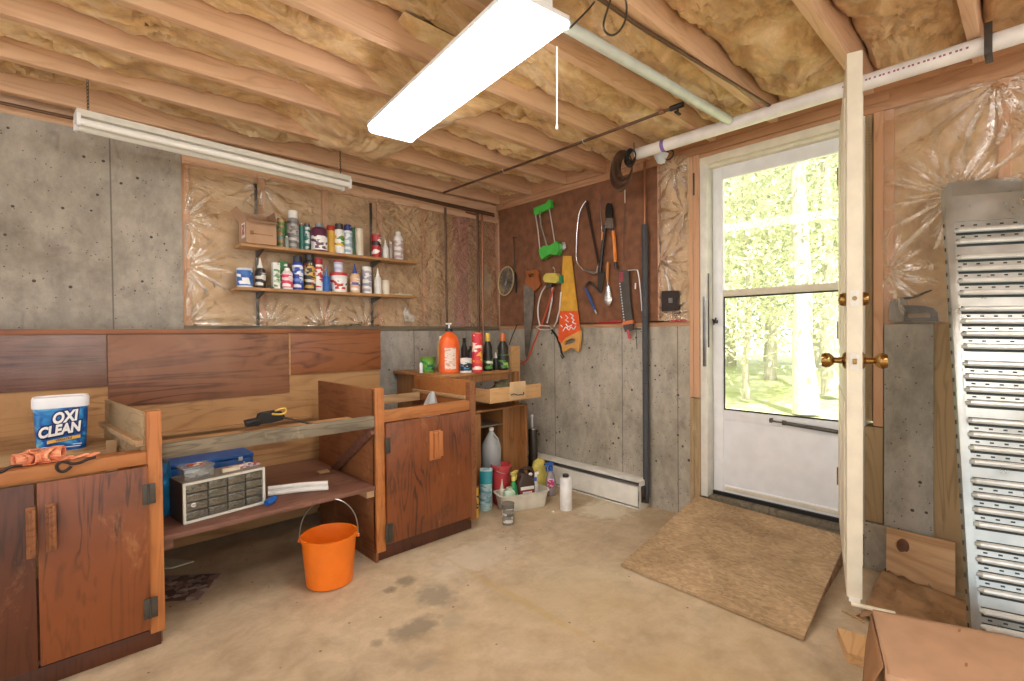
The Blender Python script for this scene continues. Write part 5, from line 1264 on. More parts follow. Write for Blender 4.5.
# papers on the floor under the bench
pa = [at(x, y, 'z', 0) for x, y in ((150, 603), (150, 577), (221, 574), (198, 600))]
m = MB(); m.prism([[Vector((p.x, p.y, .001)) for p in pa]], (0, 0, 1), .003); tag(m.build('newspaper', print_mat('94807a', ['6a524c', 'b8a8a0', '80605a', '5a4a44'], 30, .7, .3, (1, 1, 1))), 'stained folded newspaper lying flat on the floor under the workbench', 'newspaper')
pa = [at(x, y, 'z', 0) for x, y in ((150, 570), (150, 558), (194, 562), (172, 569))]
m = MB(); m.prism([[Vector((p.x, p.y, .001)) for p in pa]], (0, 0, 1), .006); tag(m.build('paper_sheet', plain('cfc9b0', .8)), 'pale sheet of card on the floor behind the newspaper', 'paper')

# plastic bag in the right cabinet
c_ = at(437, 411, 'y', 2.55)
m = MB()
def pbag(u, v):
    a_ = 2*PI*u; rr = (.055*(1-v)**.8+.008)*(1+.35*noise.noise(Vector((math.cos(a_)*2, math.sin(a_)*2, v*2))))
    return Vector((c_.x-.03+math.cos(a_)*rr*1.3+.03*v, 2.6+math.sin(a_)*rr*1.2, .62+v*(at(437, 391, 'y', 2.6).z-.62)))
m.grid(26, 20, pbag); tag(m.build('plastic_bag', M['milky']), 'crumpled clear plastic bag poking out of the right cabinet', 'bag')

# ================================================================== THINGS ON THE DESK
def ondesk(px, base, wpx, ytop, z=ZD, plane=None, **k):
    p = at(px, base, 'z', z) if plane is None else at(px, base, 'y', plane)
    p = Vector((p.x, p.y, z))
    d = depth(p); r = wpx*d/FPX/2*.98; dr_ = Vector((p.x, p.y, 0)).normalized()*r*.8; p = p+dr_
    h = at(px, ytop, 'y', p.y).z-z
    return container(p=p, h=h, r=r, **k)
# pull the bases onto the top
def clampdesk(px, base, dy=0): p = at(px, base, 'z', ZD); return p
G3 = 'bottles and cans on the corner desk'
DK = lambda px, base, wpx, ytop, **k: ondesk(px, base, wpx, ytop, group=G3, **k)
DK(428, 372.5, 16, 357, name='scrub_tub', lab='squat green and lime tub at the left end of the desk', cat='tub', kind='cup', body='7fae4a', label='6fae4c', inks=['2f9a4a', '1f6a5a', 'a8d860'], sx=1)
m = MB(); q_ = at(421, 365, 'y', 2.97); m.ball(q_+Vector((-.0, 0, -.0)), .02, 10, (.6, .6, 1)); 
m.tube([q_, Vector((q_.x, q_.y, ZD+.002))], .012, 8); tag(m.build('white_stopper', M['white']), 'little white stopper left of the green tub on the desk', 'stopper', G3)
DK(441, 370, 7, 336, name='spray_bottle', lab='slim cream bottle almost hidden behind the orange pump jug', cat='bottle', kind='round', body='e4c08a', cap='ead8c0')
# orange pump jug
pj = at(449.5, 373.5, 'z', ZD); dj = depth(pj); rj = 22*dj/FPX/2; pj = pj+Vector((pj.x, pj.y, 0)).normalized()*rj*.75; pj.z = ZD
hj = at(449.5, 331, 'y', pj.y).z-ZD; ht = at(449.5, 323, 'y', pj.y).z-ZD
oj = thing('pump_jug', 'big orange hand-cleaner jug with a white pump on the desk', 'bottle', pj, G3)
m = MB(); m.lathe([(rj*.9, 0), (rj, .008), (rj, hj*.66), (rj*.93, hj*.78), (rj*.7, hj*.89), (rj*.36, hj*.96), (rj*.33, hj)], pj, 28, 1, .8); m.build('jug_body', plain('f06a2c', .35, name='orange_jug', mottled=.03), oj)
m = MB(); m.lathe([(rj*.36, hj-.004), (rj*.37, hj-.003), (rj*.36, hj+.016), (rj*.2, hj+.02)], pj, 16); m.build('collar', M['black'], oj)
m = MB(); m.cyl(pj+Vector((0, 0, hj+.016)), pj+Vector((0, 0, ht-.01)), .006, 10); m.obox(pj+Vector((0, 0, ht-.006)), (.03, .022, .012), None, .003); m.obox(pj+Vector((-.02, -.012, ht-.006)), (.04, .012, .009), Matrix.Rotation(.5, 3, 'Z'), .003); m.build('pump', M['white'], oj)
nv = -Vector((pj.x, pj.y, 0)).normalized(); rv_ = Vector((-nv.y, nv.x, 0))
m = MB()
def lab_(u, v):
    a_ = math.atan2(nv.y, nv.x)+(-.35+u*1.15); return pj+Vector((math.cos(a_)*rj*1.004, math.sin(a_)*rj*.8*1.01, hj*(.1+.5*v)))
m.grid(10, 4, lab_); m.build('paper_label', print_mat('ecd8c8', ['d89a80', 'e4c0a8'], 60, thr=.6), oj)
DK(464.5, 371, 7, 338, name='sauce_bottle', lab='black bottle with a black cap behind the white jar', cat='bottle', kind='bottle', body='2a2320', cap='1e1a1a')
DK(472, 368, 10, 346, name='dark_can', lab='dark brown container behind the red and yellow can', cat='container', kind='round', body='2e2826', cap='3a3430')
DK(466, 373, 12, 358, name='cream_jar', lab='white jar with a black label in front of the black bottles', cat='jar', kind='jar', body='ece9e4', cap='f0eeea', label='23282e', inks=['4a8ab0', 'e0e0dc'], lz=(.15, .72), scale=40)
DK(477.5, 372.5, 10.5, 332.5, name='spray_can', lab='tall red and yellow spray can on the desk', cat='spray can', kind='can', body='d83a3c', cap='e07a3c', label='d8343c', inks=['f0b040', 'f0e0d0', 'e05a3c', 'c42a50'], lz=(.02, .95), scale=22)
DK(488, 371, 10.5, 333, name='oil_bottle', lab='black bottle with a yellow cap right of the tall red and yellow can', cat='bottle', kind='sauce', body='23221f', cap='e8c04c', label='2a2a24', inks=['5a9a3c', 'e0e0d8'], lz=(.05, .35))
DK(496, 370, 6, 352, name='small_bottle', lab='small dark pointed bottle with a white spot between two black bottles', cat='bottle', kind='glue', body='2a2826', cap='e0ded8')
DK(503, 370, 12.5, 333, name='oil_bottle', lab='black bottle with an orange-brown cap and green label on the desk', cat='bottle', kind='sauce', body='28251c', cap='c8703c', label='30342a', inks=['4c8a30', '9ac050', '3a6a2c'], lz=(.04, .42))
p = at(510, 370, 'z', ZD)
m = MB(); m.box(at(511.5, 360, 'y', 2.95).x, at(520, 360, 'y', 2.95).x, 2.95, 2.97, .001, at(515, 346, 'y', 2.95).z, .002); tag(m.build('brown_board', M['drawer']), 'narrow brown board standing upright behind the right end of the desk', 'board')

# ================================================================== THINGS ON THE FLOOR BY THE DESK
F = lambda px, base, wpx, ytop, **k: ondesk(px, base, wpx, ytop, z=0.0, **k)
# water jug inside the desk
zj = .20; pj = Vector((at(492.5, 455, 'y', 2.70).x, 2.71, 0)); dj = depth(pj)
rj = 19*dj/FPX/2; ztj = at(492, 428, 'y', pj.y).z
box_part('lower_shelf', M['grey'], Dk, bxl, mx0, yf+.03, YA-.04, zj-.014, zj-.001, .001)
wj = thing('water_jug', 'translucent gallon water jug half full inside the desk', 'jug', (pj.x, pj.y, zj)); b_ = Vector((pj.x, pj.y, zj)); h = ztj-zj
m = MB(); m.lathe([(rj*.9, 0), (rj, .01), (rj, h*.55), (rj*.92, h*.64), (rj*.45, h*.84), (rj*.22, h*.93), (rj*.22, h)], b_, 24); m.build('jug_body', M['milky'], wj)
m = MB(); m.lathe([(rj*.25, h*.95), (rj*.26, h*.955), (rj*.25, h*1.01), (rj*.2, h*1.015)], b_, 16); m.build('cap', M['white'], wj)
m = MB(); m.lathe([(rj*.88, .004), (rj*.97, .012), (rj*.97, h*.36)], b_, 24); m.build('water', clear_mat('water_grey', 'a8aaa6', .05, .1, .45), wj)
m = MB(); m.tube([b_+Vector((0, -rj*.25, h*.86)), b_+Vector((rj*.1, -rj*.85, h*.78)), b_+Vector((rj*.1, -rj*1.05, h*.62)), b_+Vector((0, -rj*.96, h*.5))], .009, 8); m.build('handle', M['milky'], wj)
# canister right of the desk
pc_ = Vector((2.80, 2.80, 0)); pc_.x = at(533, 440, 'y', 2.80).x
ct = at(533, 428, 'y', 2.8).z; ct2 = at(531, 416, 'y', 2.8).z
gc = thing('torch_canister', 'dark ribbed canister with a pale top standing right of the desk', 'canister', pc_)
m = MB(); m.lathe([(.036, 0), (.038, .01)]+[(.038-.0025*(k % 2), .02+(ct-.04)*k/20) for k in range(21)]+[(.034, ct-.006)], pc_, 20); m.build('canister_body', M['dsteel'], gc)
m = MB(); m.lathe([(.039, ct-.008), (.04, ct-.006), (.038, ct), (.015, ct+.006), (.01, ct+.01)], pc_, 20); m.build('rim', M['steel'], gc)
m = MB(); m.cyl(pc_+Vector((-.006, 0, ct+.004)), pc_+Vector((-.01, 0, ct2)), .008, 10); m.ball(pc_+Vector((-.01, 0, ct2)), .013, 10); m.build('valve', M['white'], gc)
# yellow jug peeking from behind right cabinet end
F(476, 518, 6, 486, name='motor_oil_can', lab='narrow yellow and black can peeking out beside the right cabinet foot', cat='can', kind='can', body='d8a83c', cap='8a6a34', label='2a2622', inks=['e0b040', '1c1a18'], lz=(.3, .75))
# teal bag / pouch
pt_ = at(485, 511, 'z', 0); dt = depth(pt_); wt = 13.5*dt/FPX; htp = at(486, 468, 'y', pt_.y+.03).z
rvx = Vector((CR.x, CR.y, 0)).normalized(); fvx = Vector((CF.x, CF.y, 0)).normalized()
def pouch(u, v):
    a_ = 2*PI*u; th_ = .05*(1-v)**.7+.006; wv = wt/2*(1-.06*v)
    return pt_+rvx*math.cos(a_)*wv*(1+.03*math.sin(v*9))+fvx*(.05+math.sin(a_)*th_)+Vector((0, 0, .001+htp*v))+rvx*.008*v
ptv = thing('sidewalk_bag', 'teal and white printed bag standing beside the right cabinet', 'bag', pt_)
m = MB(); m.grid(28, 14, pouch); m.build('bag_body', print_mat('a8c4c0', ['8aa8b8', 'c8dcd8', '6a98a8'], 26, thr=.5), ptv)
m = MB(); m.grid(20, 4, lambda u, v: pouch(.5+.5*u, .62+.3*v)-fvx*.0015); m.build('teal_band', plain('2a98a4', .4), ptv)
# red bucket behind
pr_ = at(500, 478, 'z', 0); pr_ = Vector((at(501.5, 478, 'y', 2.60).x, 2.605, 0)); d_ = depth(pr_); rr_ = 19.5*d_/FPX/2
zt = at(502, 464, 'y', 2.60).z
F_ = thing('red_pail', 'red plastic pail behind the tub of cleaning bottles', 'bucket', pr_)
m = MB(); m.lathe([(rr_*.82, 0), (rr_*.84, .006), (rr_*.97, zt-.02), (rr_*1.05, zt-.018), (rr_*1.05, zt), (rr_*.96, zt), (rr_*.8, .01), (0, .01)], pr_, 28, caps=False); m.build('pail_body', plain('c8464a', .4, name='red_plastic'), F_)
m = MB(); pts = [pr_+Vector((math.cos(t)*rr_*1.07, -abs(math.sin(t))*rr_*1.1, zt-.02-.03*abs(math.sin(t)))) for t in [PI*k/14 for k in range(15)]]; m.tube(pts, .0025, 6); m.build('wire_handle', M['steel'], F_)
# white wash tub
hT = .115
kL, kB, kR = at(501, 498, 'z', hT), at(490, 488, 'z', hT), at(552, 490, 'z', hT)
R_ = (kR-kL); R_.z = 0; lt_ = R_.length; R_.normalize(); N_ = Vector((-R_.y, R_.x, 0)); wt_ = abs((kB-kL).dot(N_))
wt_ = min(wt_, .17); c0 = kL+R_*lt_/2+N_*wt_/2; c0.z = 0; lt_ /= 1.2; wt_ /= 1.2

wt2 = thing('wash_tub', 'off-white rectangular plastic tub on the floor full of cleaning bottles', 'tub', c0)
m = MB(); loft(m, [rrect(c0, R_, N_, lt_/2*.96, wt_/2*.94, .03, .001), rrect(c0, R_, N_, lt_/2, wt_/2, .035, .008), rrect(c0, R_, N_, lt_/2*1.12, wt_/2*1.12, .04, hT-.006), rrect(c0, R_, N_, lt_/2*1.2, wt_/2*1.2, .045, hT-.004), rrect(c0, R_, N_, lt_/2*1.2, wt_/2*1.2, .045, hT), rrect(c0, R_, N_, lt_/2*1.11, wt_/2*1.1, .038, hT), rrect(c0, R_, N_, lt_/2*.98, wt_/2*.97, .033, .012)]); m.build('tub_shell', plain('d8d2c2', .5, name='off_white_plastic'), wt2)
def tubpos(a, b_): p = c0+R_*lt_/2*a+N_*wt_/2*b_; p.z = .013; return p
def trig(name, lab, p, h, r, body, headc, trigc, label=None, inks=(), ang=0, bodymat=None, group=None):
    t = thing(name, lab, 'spray bottle', p, group); hb = h*.74
    m = MB(); m.lathe([(r*.93, 0), (r, h*.02), (r, hb*.55), (r*.8, hb*.75), (r*.34, hb*.93), (r*.32, hb)], p, 20, 1, .8); m.build('bottle_body', bodymat or plain(body, .35), t)
    m = MB(); m.lathe([(r*.42, hb-.006), (r*.42, hb+.018), (r*.25, hb+.022)], p, 12); m.build('collar', plain(trigc, .4), t)
    dv_ = Vector((math.cos(ang), math.sin(ang), 0)); R3 = Matrix.Rotation(ang, 3, 'Z'); z = hb+.02
    m = MB(); m.obox(p+Vector((0, 0, z+.008))-dv_*.002, (.022, .018, .02), R3, .004).obox(p+dv_*.008+Vector((0, 0, z+.026)), (.07, .02, .02), R3, .005).cyl(p+dv_*.042+Vector((0, 0, z+.026)), p+dv_*.054+Vector((0, 0, z+.026)), .008, 10); m.build('spray_head', plain(headc, .4), t)
    m = MB(); m.tube([p+dv_*.03+Vector((0, 0, z+.018)), p+dv_*.04+Vector((0, 0, z-.004)), p+dv_*.034+Vector((0, 0, z-.03))], [.006, .006, .004], 8); m.build('trigger', plain(trigc, .4), t)
    if label:
        m = MB(); m.lathe([(r*1.006, h*.08), (r*1.006, hb*.5)], p, 20, 1, .81, caps=False); m.build('paper_label', print_mat(label, list(inks), 40), t)
    return t
G4 = 'cleaning bottles in the white tub'
trig('spray_bottle', 'green spray bottle with a yellow trigger in the white tub', tubpos(-.40, -.05), .25, .036, '2a8a4a', 'd8cc70', 'e0d478', '2f8a52', ('c8d8a0', '1f6a3a'), ang=.3, group=G4)
container('soap_bottle', 'pale milky green bottle in front of the green spray bottle', 'bottle', 'round', tubpos(-.66, -.35), .145, .042, 'c0d8c0', 'c8c8b0', 'cfe0cc', ['b0ccb4'], group=G4)
container('soap_bottle', 'white bottle with a mushroom cap at the left rear of the tub', 'bottle', 'glue', tubpos(-.86, .35), .19, .026, 'd8d0c0', 'cfc6b8', group=G4)
pb_ = tubpos(.16, .1); bj = thing('weed_jug', 'dark brown jug with a loop handle and red label in the tub', 'jug', pb_, G4)
brown = plain('3e2c22', .35, name='brown_jug'); m = MB(); loft(m, [rrect(pb_, R_, N_, .062, .04, .02, 0), rrect(pb_, R_, N_, .066, .043, .022, .01), rrect(pb_, R_, N_, .066, .043, .022, .14), rrect(pb_, R_, N_, .06, .04, .022, .17), rrect(pb_, R_, N_, .035, .03, .015, .2), rrect(pb_-R_*.02, R_, N_, .018, .018, .012, .225)]); m.build('jug_body', brown, bj)
m = MB(); m.tube([pb_+R_*x+Vector((0, 0, z)) for x, z in ((-.035, .20), (-.03, .235), (.01, .252), (.05, .245), (.066, .215), (.064, .18), (.058, .155))], .0125, 10); m.build('handle', brown, bj)
m = MB(); m.lathe([(.019, .222), (.02, .224), (.019, .245), (.015, .248)], pb_-R_*.02, 14); m.build('cap', M['black'], bj)
m = MB(); m.obox(pb_-N_*.0438+Vector((0, 0, .08)), (.105, .0015, .11), Matrix((R_, N_, Vector((0, 0, 1)))).transposed()); m.build('label_ground', plain('8e2f26', .5, name='red_label'), bj)
m = MB(); m.obox(pb_-N_*.0452+Vector((0, 0, .125)), (.10, .0015, .022), Matrix((R_, N_, Vector((0, 0, 1)))).transposed()); m.obox(pb_-N_*.0452+Vector((0, 0, .095)), (.07, .0015, .012), Matrix((R_, N_, Vector((0, 0, 1)))).transposed()); m.build('label_band', M['paper'], bj)
trig('spray_bottle', 'white spray bottle with a blue collar in the tub', tubpos(.68, .15), .215, .033, 'dcdcd4', 'e8e6de', '3a6ac0', 'e0dccc', ('c8b88a', 'd8e0e0'), ang=2.9, group=G4)
# items behind/right of the tub
pq = Vector((at(553, 500, 'y', 2.47).x, 2.47, 0)); pq = at(553, 497, 'z', 0)
trig('spray_bottle', 'clear spray bottle with a blue trigger and pink label beside the tub', pq+Vector((.02, .04, 0)), .255, .042, 'c8c8d0', '2a62b8', '2a62b8', None, (), ang=3.0, bodymat=clear_mat('lilac_plastic', 'd8d0dc', .1, .1, .35))
bpy.data.objects['spray_bottle.002'].name = 'spray_bottle.002'
t_ = [o for o in bpy.data.objects if o.name.startswith('spray_bottle') and 'pink label' in o.get('label', '')][0]
pq2 = pq+Vector((.02, .04, 0)); nv = -Vector((pq2.x, pq2.y, 0)).normalized(); rv = Vector((-nv.y, nv.x, 0))
m = MB(); m.obox(pq2+nv*.0385+Vector((0, 0, .10)), (.045, .0015, .065), Matrix((rv, nv, Vector((0, 0, 1)))).transposed(), .0005); m.build('pink_label', print_mat('d83a80', ['e8dce4', 'a02a6a'], 50, thr=.6), t_)
F(566, 511, 12.5, 474, name='white_bottle', lab='plain white cylindrical bottle with a black cap alone on the floor', cat='bottle', kind='flat', body='f0efec', cap='2a2624')
bpy.context.view_layer.update()
F(508, 526, 13.5, 503, name='plastic_cup', lab='small translucent grey cup in front of the white tub', cat='cup', kind='cup', body='8f8c84', bodymat=clear_mat('cup_plastic', 'b8b6ae', .12, .1, .35), label='7d7a72', inks=['c8c4bc', '5a564e'])
# yellow bag behind the jug
py_ = Vector((at(541, 465, 'y', 2.52).x, 2.54, 0))
def ybag(u, v):
    a_ = 2*PI*u; k = (1-.5*v**3)*(1+.1*fbm(math.cos(a_)*1.5, math.sin(a_)*1.5, v*3)) if v < .99 else .15
    return py_+Vector((math.cos(a_)*.085*k, math.sin(a_)*.05*k, .001+v*(at(540, 459, 'y', 2.52).z)))
m = MB(); m.grid(28, 14, ybag); tag(m.build('yellow_bag', plain('cfc060', .5, name='yellow_bag_film', mottled=.12)), 'rounded yellow bag on the floor behind the brown jug', 'bag')
# crumbs
pc_ = at(553, 512.5, 'z', 0); m = MB(); m.ball(pc_+Vector((0, 0, .006)), .009, 8, (1.3, 1, .6)); tag(m.build('plaster_crumb', M['white']), 'small white plaster crumb on the floor left of the white bottle', 'crumb')

# ================================================================== BASEBOARD HEATER
yh0, yh1 = at(640, 495, 'x', 2.88).y, 3.2
hb_ = thing('baseboard_heater', 'long white metal baseboard heater along the foot of the right wall', 'heater', (2.93, 2.5, 0))
m = MB(); prf = [(XB-.003, .19), (2.935, .195), (2.905, .178), (2.905, .172), (2.93, .182), (XB-.004, .178)]
m.prism([[(x, yh0, z) for x, z in prf]], (0, 1, 0), yh1-yh0); m.build('top_hood', M['whitem'], hb_)
m = MB(); m.box(2.872, 2.882, yh0+.012, yh1, .018, .155, .003); m.build('front_panel', M['whitem'], hb_)
m = MB(); m.box(2.884, 2.93, yh0+.02, yh1, .158, .164, .001); m.build('damper', M['steel'], hb_)
m = MB(); m.box(XB-.006, XB-.001, yh0, yh1, .0, .18).box(2.875, XB-.006, yh0+.01, yh1, .0, .008); m.build('back_plate', M['whitem'], hb_)
m = MB(); m.cyl((2.945, yh0+.0, .06), (2.945, yh1, .06), .011, 12); m.build('heating_pipe', M['copper'], hb_)
m = MB()
for k in range(60): y = yh0+.06+k*.02; m.box(2.905, 2.985, y, y+.001, .03, .095)
fo = m.build('fin', M['steel'], hb_); fo['kind'] = 'stuff'
m = MB(); m.box(2.868, XB-.004, yh0-.004, yh0, .0, .19, .001); m.build('end_plate', M['whitem'], hb_)
m = MB()
m.tube([(2.905, yh0-.012, .15), (2.9, yh0-.014, .12), (2.905, yh0-.012, .09)], .006, 8).box(2.885, 2.93, yh0-.012, yh0-.005, .05, .16, .003).cyl((2.91, yh0-.03, .06), (2.91, yh0-.004, .06), .014, 10); m.build('valve_end', M['dsteel'], hb_)

# ================================================================== PEGBOARD AND TOOLS
XPG = XB-.006
yp1 = at(658.5, 250, 'x', XPG).y
pg = MB(); pg.box(XPG-.006, XPG+.02, yp1, YA-.03, LEDGE+.022, 2.352, .001)
pgo = thing('hardboard_panel', 'brown hardboard tool panel covering the upper right wall', 'panel', (XPG, 2.5, LEDGE+.022)); pg.build('board', M['hard'], pgo)
m = MB(); m.box(XPG-.02, XPG-.006, 2.0, YA-.03, 2.33, 2.358, .002); m.build('top_batten', M['study'], pgo)
m = MB(); m.box(XPG-.012, XPG+.02, yp1-.016, yp1, LEDGE+.022, 2.352, .001); m.build('edge_batten', M['stud'], pgo)
XT = 2.965
def T(px, py, x=XT): return at(px, py, 'x', x)
def plate(loops, mat, parent=None, name='blade', x=XT, th=.006, **k):
    m = MB(); m.prism([[T(a, b_, x) for a, b_ in lp] for lp in loops], (1, 0, 0), th); return m.build(name, mat, parent, **k)
def rod(pts, r, mat, parent=None, name='rod', x=XT, seg=8, **k):
    m = MB(); m.tube([T(a, b_, x) for a, b_ in pts], r, seg); return m.build(name, mat, parent, **k)
def hang_nail(parent, px, py): m = MB(); p = T(px, py); m.cyl((XPG-.004, p.y, p.z), (XT-.012, p.y, p.z), .002, 6); m.build('nail', M['steel'], parent)
def tool(name, lab, cat, px, py): return thing(name, lab, cat, T(px, py))
woodh = wood('handle_wood', 'b0682c', 'd08a44', 'd89850', axis='z', rough=.45)
rustw = wood('old_handle_wood', '7a3f1c', '9c5626', 'a8642e', axis='z', rough=.5)
hoopm = plain('dedbd4', .3, .3, name='white_hoop')
grayst = plain('7c7468', .45, .5, name='old_blade_steel', mottled=.15)
# round sieve with spokes
t = tool('sieve', 'round wire sieve with an oval rim hanging at the left of the tool panel', 'sieve', 507, 293)
def ell(cx, cy, rx, ry, n=32, rot=0):
    return [(cx+math.cos(2*PI*k/n)*rx*math.cos(rot)-math.sin(2*PI*k/n)*ry*math.sin(rot), cy+math.cos(2*PI*k/n)*rx*math.sin(rot)+math.sin(2*PI*k/n)*ry*math.cos(rot)) for k in range(n)]
m = MB(); m.tube([T(a, b_) for a, b_ in ell(506, 281, 7.5, 14.5, rot=.15)], .006, 8, closed=True); m.build('rim', plain('c0a878', .5, name='tan_rim'), t)
m = MB(); m.prism([[T(a, b_, XT+.004) for a, b_ in ell(506, 281, 7.0, 14, rot=.15)]], (1, 0, 0), .002); m.build('mesh_disc', plain('8f7a60', .5, .3, name='wire_mesh', mottled=.3), t)
m = MB()
for k in range(8): a_ = PI*k/8; m.tube([T(506+math.cos(a_)*7, 281+math.sin(a_)*14, XT-.002), T(506-math.cos(a_)*7, 281-math.sin(a_)*14, XT-.002)], .0015, 5)
m.ball(T(506, 284, XT-.006), .016, 10); m.build('spokes', M['steel'], t)
# long screwdriver
t = tool('long_screwdriver', 'long thin screwdriver with a black handle right of the sieve', 'screwdriver', 514.5, 293)
rod([(513.5, 237), (515, 272)], .004, M['dsteel'], t, 'shaft'); rod([(515, 272), (515.3, 275), (515.8, 290), (516, 293)], [.006, .011, .011, .007], M['black'], t, 'handle'); rod([(511.5, 237.5), (516, 237.5)], .003, M['dsteel'], t, 'hook')
# old hand saw
t = tool('hand_saw', 'old hand saw hanging by a dark wooden handle with a rusty grey blade', 'saw', 528, 358)
plate([[(523.5, 285), (533, 285), (534, 297), (531.5, 330), (528, 355), (526.5, 358), (525, 354), (524, 320)]], grayst, t, 'blade', th=.003)
plate([[(525, 269.5), (528, 271), (532, 270), (536, 269.5), (538.5, 272), (538, 277), (540.5, 284), (538, 288), (534, 291), (531, 287), (526, 286), (525, 281), (526.5, 277)], [(528, 274), (533.5, 273.5), (534, 277), (529, 277.5)][::-1]], rustw, t, 'handle', x=XT-.008, th=.02)
# red bow saw
t = tool('bow_saw', 'red tubular bow saw hanging behind the yellow sprinkler', 'saw', 538, 345)
rod([(554, 287), (550, 300), (543, 321), (534, 343), (530, 354), (526.5, 361), (521, 363.5), (515, 364)], .007, plain('c8502c', .4, name='red_tube'), t, 'frame', x=XT-.02)
rod([(524, 365), (520, 360), (516.5, 365), (513, 358)], .004, plain('b83c24', .4), t, 'handle', x=XT-.02)
# dark long blade beside old saw
t = tool('thin_bow_blade', 'thin black curved rod leaning behind the desk bottles', 'rod', 511, 352)
rod([(517, 325), (513, 334), (509, 345)], .004, M['black'], t, 'rod_body', x=XT-.03)
# green oscillating sprinkler
grn = plain('4cc048', .4, name='green_plastic', mottled=.06)
t = tool('lawn_sprinkler', 'bright green oscillating lawn sprinkler hanging on the tool panel', 'sprinkler', 547, 258)
plate([[(533.5, 208), (539, 206), (546, 203), (548.5, 199.5), (550.5, 200), (551, 207), (546, 210), (541, 212), (536, 215.5), (534, 214)]], grn, t, 'end_bracket', x=XT-.03, th=.03)
plate([[(538.5, 250), (543, 246), (549, 245.5), (553, 243.5), (555.5, 241), (557.5, 243.5), (558, 252), (556, 255), (550, 254), (545, 257), (541.5, 259.5), (539.5, 255)]], grn, t, 'motor_housing', x=XT-.05, th=.05)
plate([[(540.5, 255), (548, 252.5), (547, 257), (542.5, 260.5)]], plain('24481f', .5), t, 'gasket', x=XT-.02, th=.015)
rod([(535.5, 214), (538, 231), (540, 250)], .0045, hoopm, t, 'frame_rod', x=XT-.022)
rod([(549, 207), (552, 225), (555, 244)], .0045, hoopm, t, 'frame_rod', x=XT-.022)
rod([(539.5, 211), (541, 225), (544, 236), (547, 246)], .007, plain('d0d0c8', .25, .7), t, 'spray_bar', x=XT-.03)
# chrome wheel
t = tool('toothed_wheel', 'small chrome toothed wheel right of the green sprinkler', 'wheel', 564.5, 251)
m = MB(); c_ = T(564.5, 246.5); m.lathe([(.0, 0), (.012, .0), (.012, .012), (.02, .012), (.024, .008), (.024, .016), (.0, .018)], c_, 20, axis=(-1, 0, 0))
for k in range(14):
    a_ = 2*PI*k/14; m.obox(c_+Vector((-.012, math.cos(a_)*.028, math.sin(a_)*.028)), (.008, .006, .008), Matrix.Rotation(a_, 3, 'X'))
m.build('wheel_body', M['chrome'], t)
# yellow sprinkler with white hoops
yel = plain('d8c45c', .4, name='yellow_plastic_body', mottled=.06)
t = tool('lawn_sprinkler', 'yellow-topped sprinkler with white metal hoops hanging on the tool panel', 'sprinkler', 550, 334)
plate([[(543.5, 276), (546, 273.2), (555, 273), (557.5, 276), (557.5, 281), (555, 283.2), (544.5, 282), (543, 279.5)]], yel, t, 'motor_housing', x=XT-.05, th=.05)
rod([(555, 272.5), (555, 269.5), (553.5, 267), (552.8, 268.5)], .004, M['chrome'], t, 'hook', x=XT-.02)
plate([[(546.5, 283), (552, 283), (551, 287), (548, 287.5)]], M['dsteel'], t, 'nozzle_bar', x=XT-.04, th=.03)
plate([[(557.5, 276), (561.5, 275), (562, 283), (557.5, 283)]], plain('2f7a58', .4), t, 'hose_socket', x=XT-.03, th=.03)
rod([(545.5, 286), (541, 293), (537.8, 306), (538, 317), (540, 326)], .006, hoopm, t, 'hoop', x=XT-.03)
rod([(552.5, 285), (552, 300), (549, 315), (547, 323)], .006, hoopm, t, 'hoop', x=XT-.01)
rod([(561, 292), (559.5, 310), (556.5, 322), (553.5, 327)], .006, hoopm, t, 'hoop', x=XT-.01)
m = MB(); m.tube([T(a, b_, XT-.03) for a, b_ in ((536, 327), (541, 325.5), (548, 326), (553, 328.5), (547, 330), (540, 329.5))], .006, 8, closed=True); m.build('base_ring', hoopm, t)
# black garden fork handle below it
t = tool('black_prybar', 'black bent metal bar hanging below the yellow sprinkler', 'bar', 562, 358)
rod([(547, 325), (552, 330), (557, 337), (560.5, 347), (561.5, 353), (564, 357), (562.5, 358.5), (560.5, 355)], [.006, .008, .009, .009, .008, .006, .005, .004], M['black'], t, 'bar_body', x=XT-.005)
# yellow-sleeved saw
t = tool('sleeved_saw', 'hand saw in a yellow and orange cardboard sleeve with printed lettering', 'saw', 569, 350)
ylw = plain('e0a93c', .55, name='yellow_card', mottled=.08); org = plain('f0602c', .55, name='orange_card', mottled=.06)
plate([[(563, 256), (571, 256), (577.5, 311), (580, 330), (580, 334), (562, 341), (559.5, 340), (559.7, 311)]], ylw, t, 'cardboard_sleeve', x=XT-.008, th=.008)
plate([[(559.8, 311), (577.8, 311), (580.2, 331), (574, 334), (566, 338), (561.5, 343), (558.2, 341), (558.6, 330)]], org, t, 'orange_print', x=XT-.0095, th=.001)
plate([[(561.5, 343), (566, 337.5), (574, 333.5), (580.3, 330.5), (580, 340), (578.5, 351), (577.5, 352), (574, 348.5), (570, 348), (563.5, 352.5), (561.8, 350)], [(564, 344), (565.5, 341), (571, 338.5), (575.5, 338.8), (575, 342), (570, 343.8), (566, 345.2)][::-1]], plain('e4a95c', .5, name='saw_handle_ply'), t, 'handle', x=XT-.018, th=.02)
m = MB(); r5 = random.Random(3)   # the sleeve's white script reads as brush strokes
for (pts) in ([(570, 313.5), (574, 316), (571, 318), (575, 320), (571.5, 322), (576, 324)], [(565.5, 315), (568, 318), (565.5, 320), (568.5, 322)], [(563, 331), (566, 326), (569, 331), (571, 326), (573.5, 330), (576, 326)], [(560.5, 316), (562, 318)], [(560.8, 325), (562.5, 327)], [(566, 324), (568, 327), (572, 325)]):
    m.tube([T(a, b_, XT-.0105) for a, b_ in pts], .0045, 5)
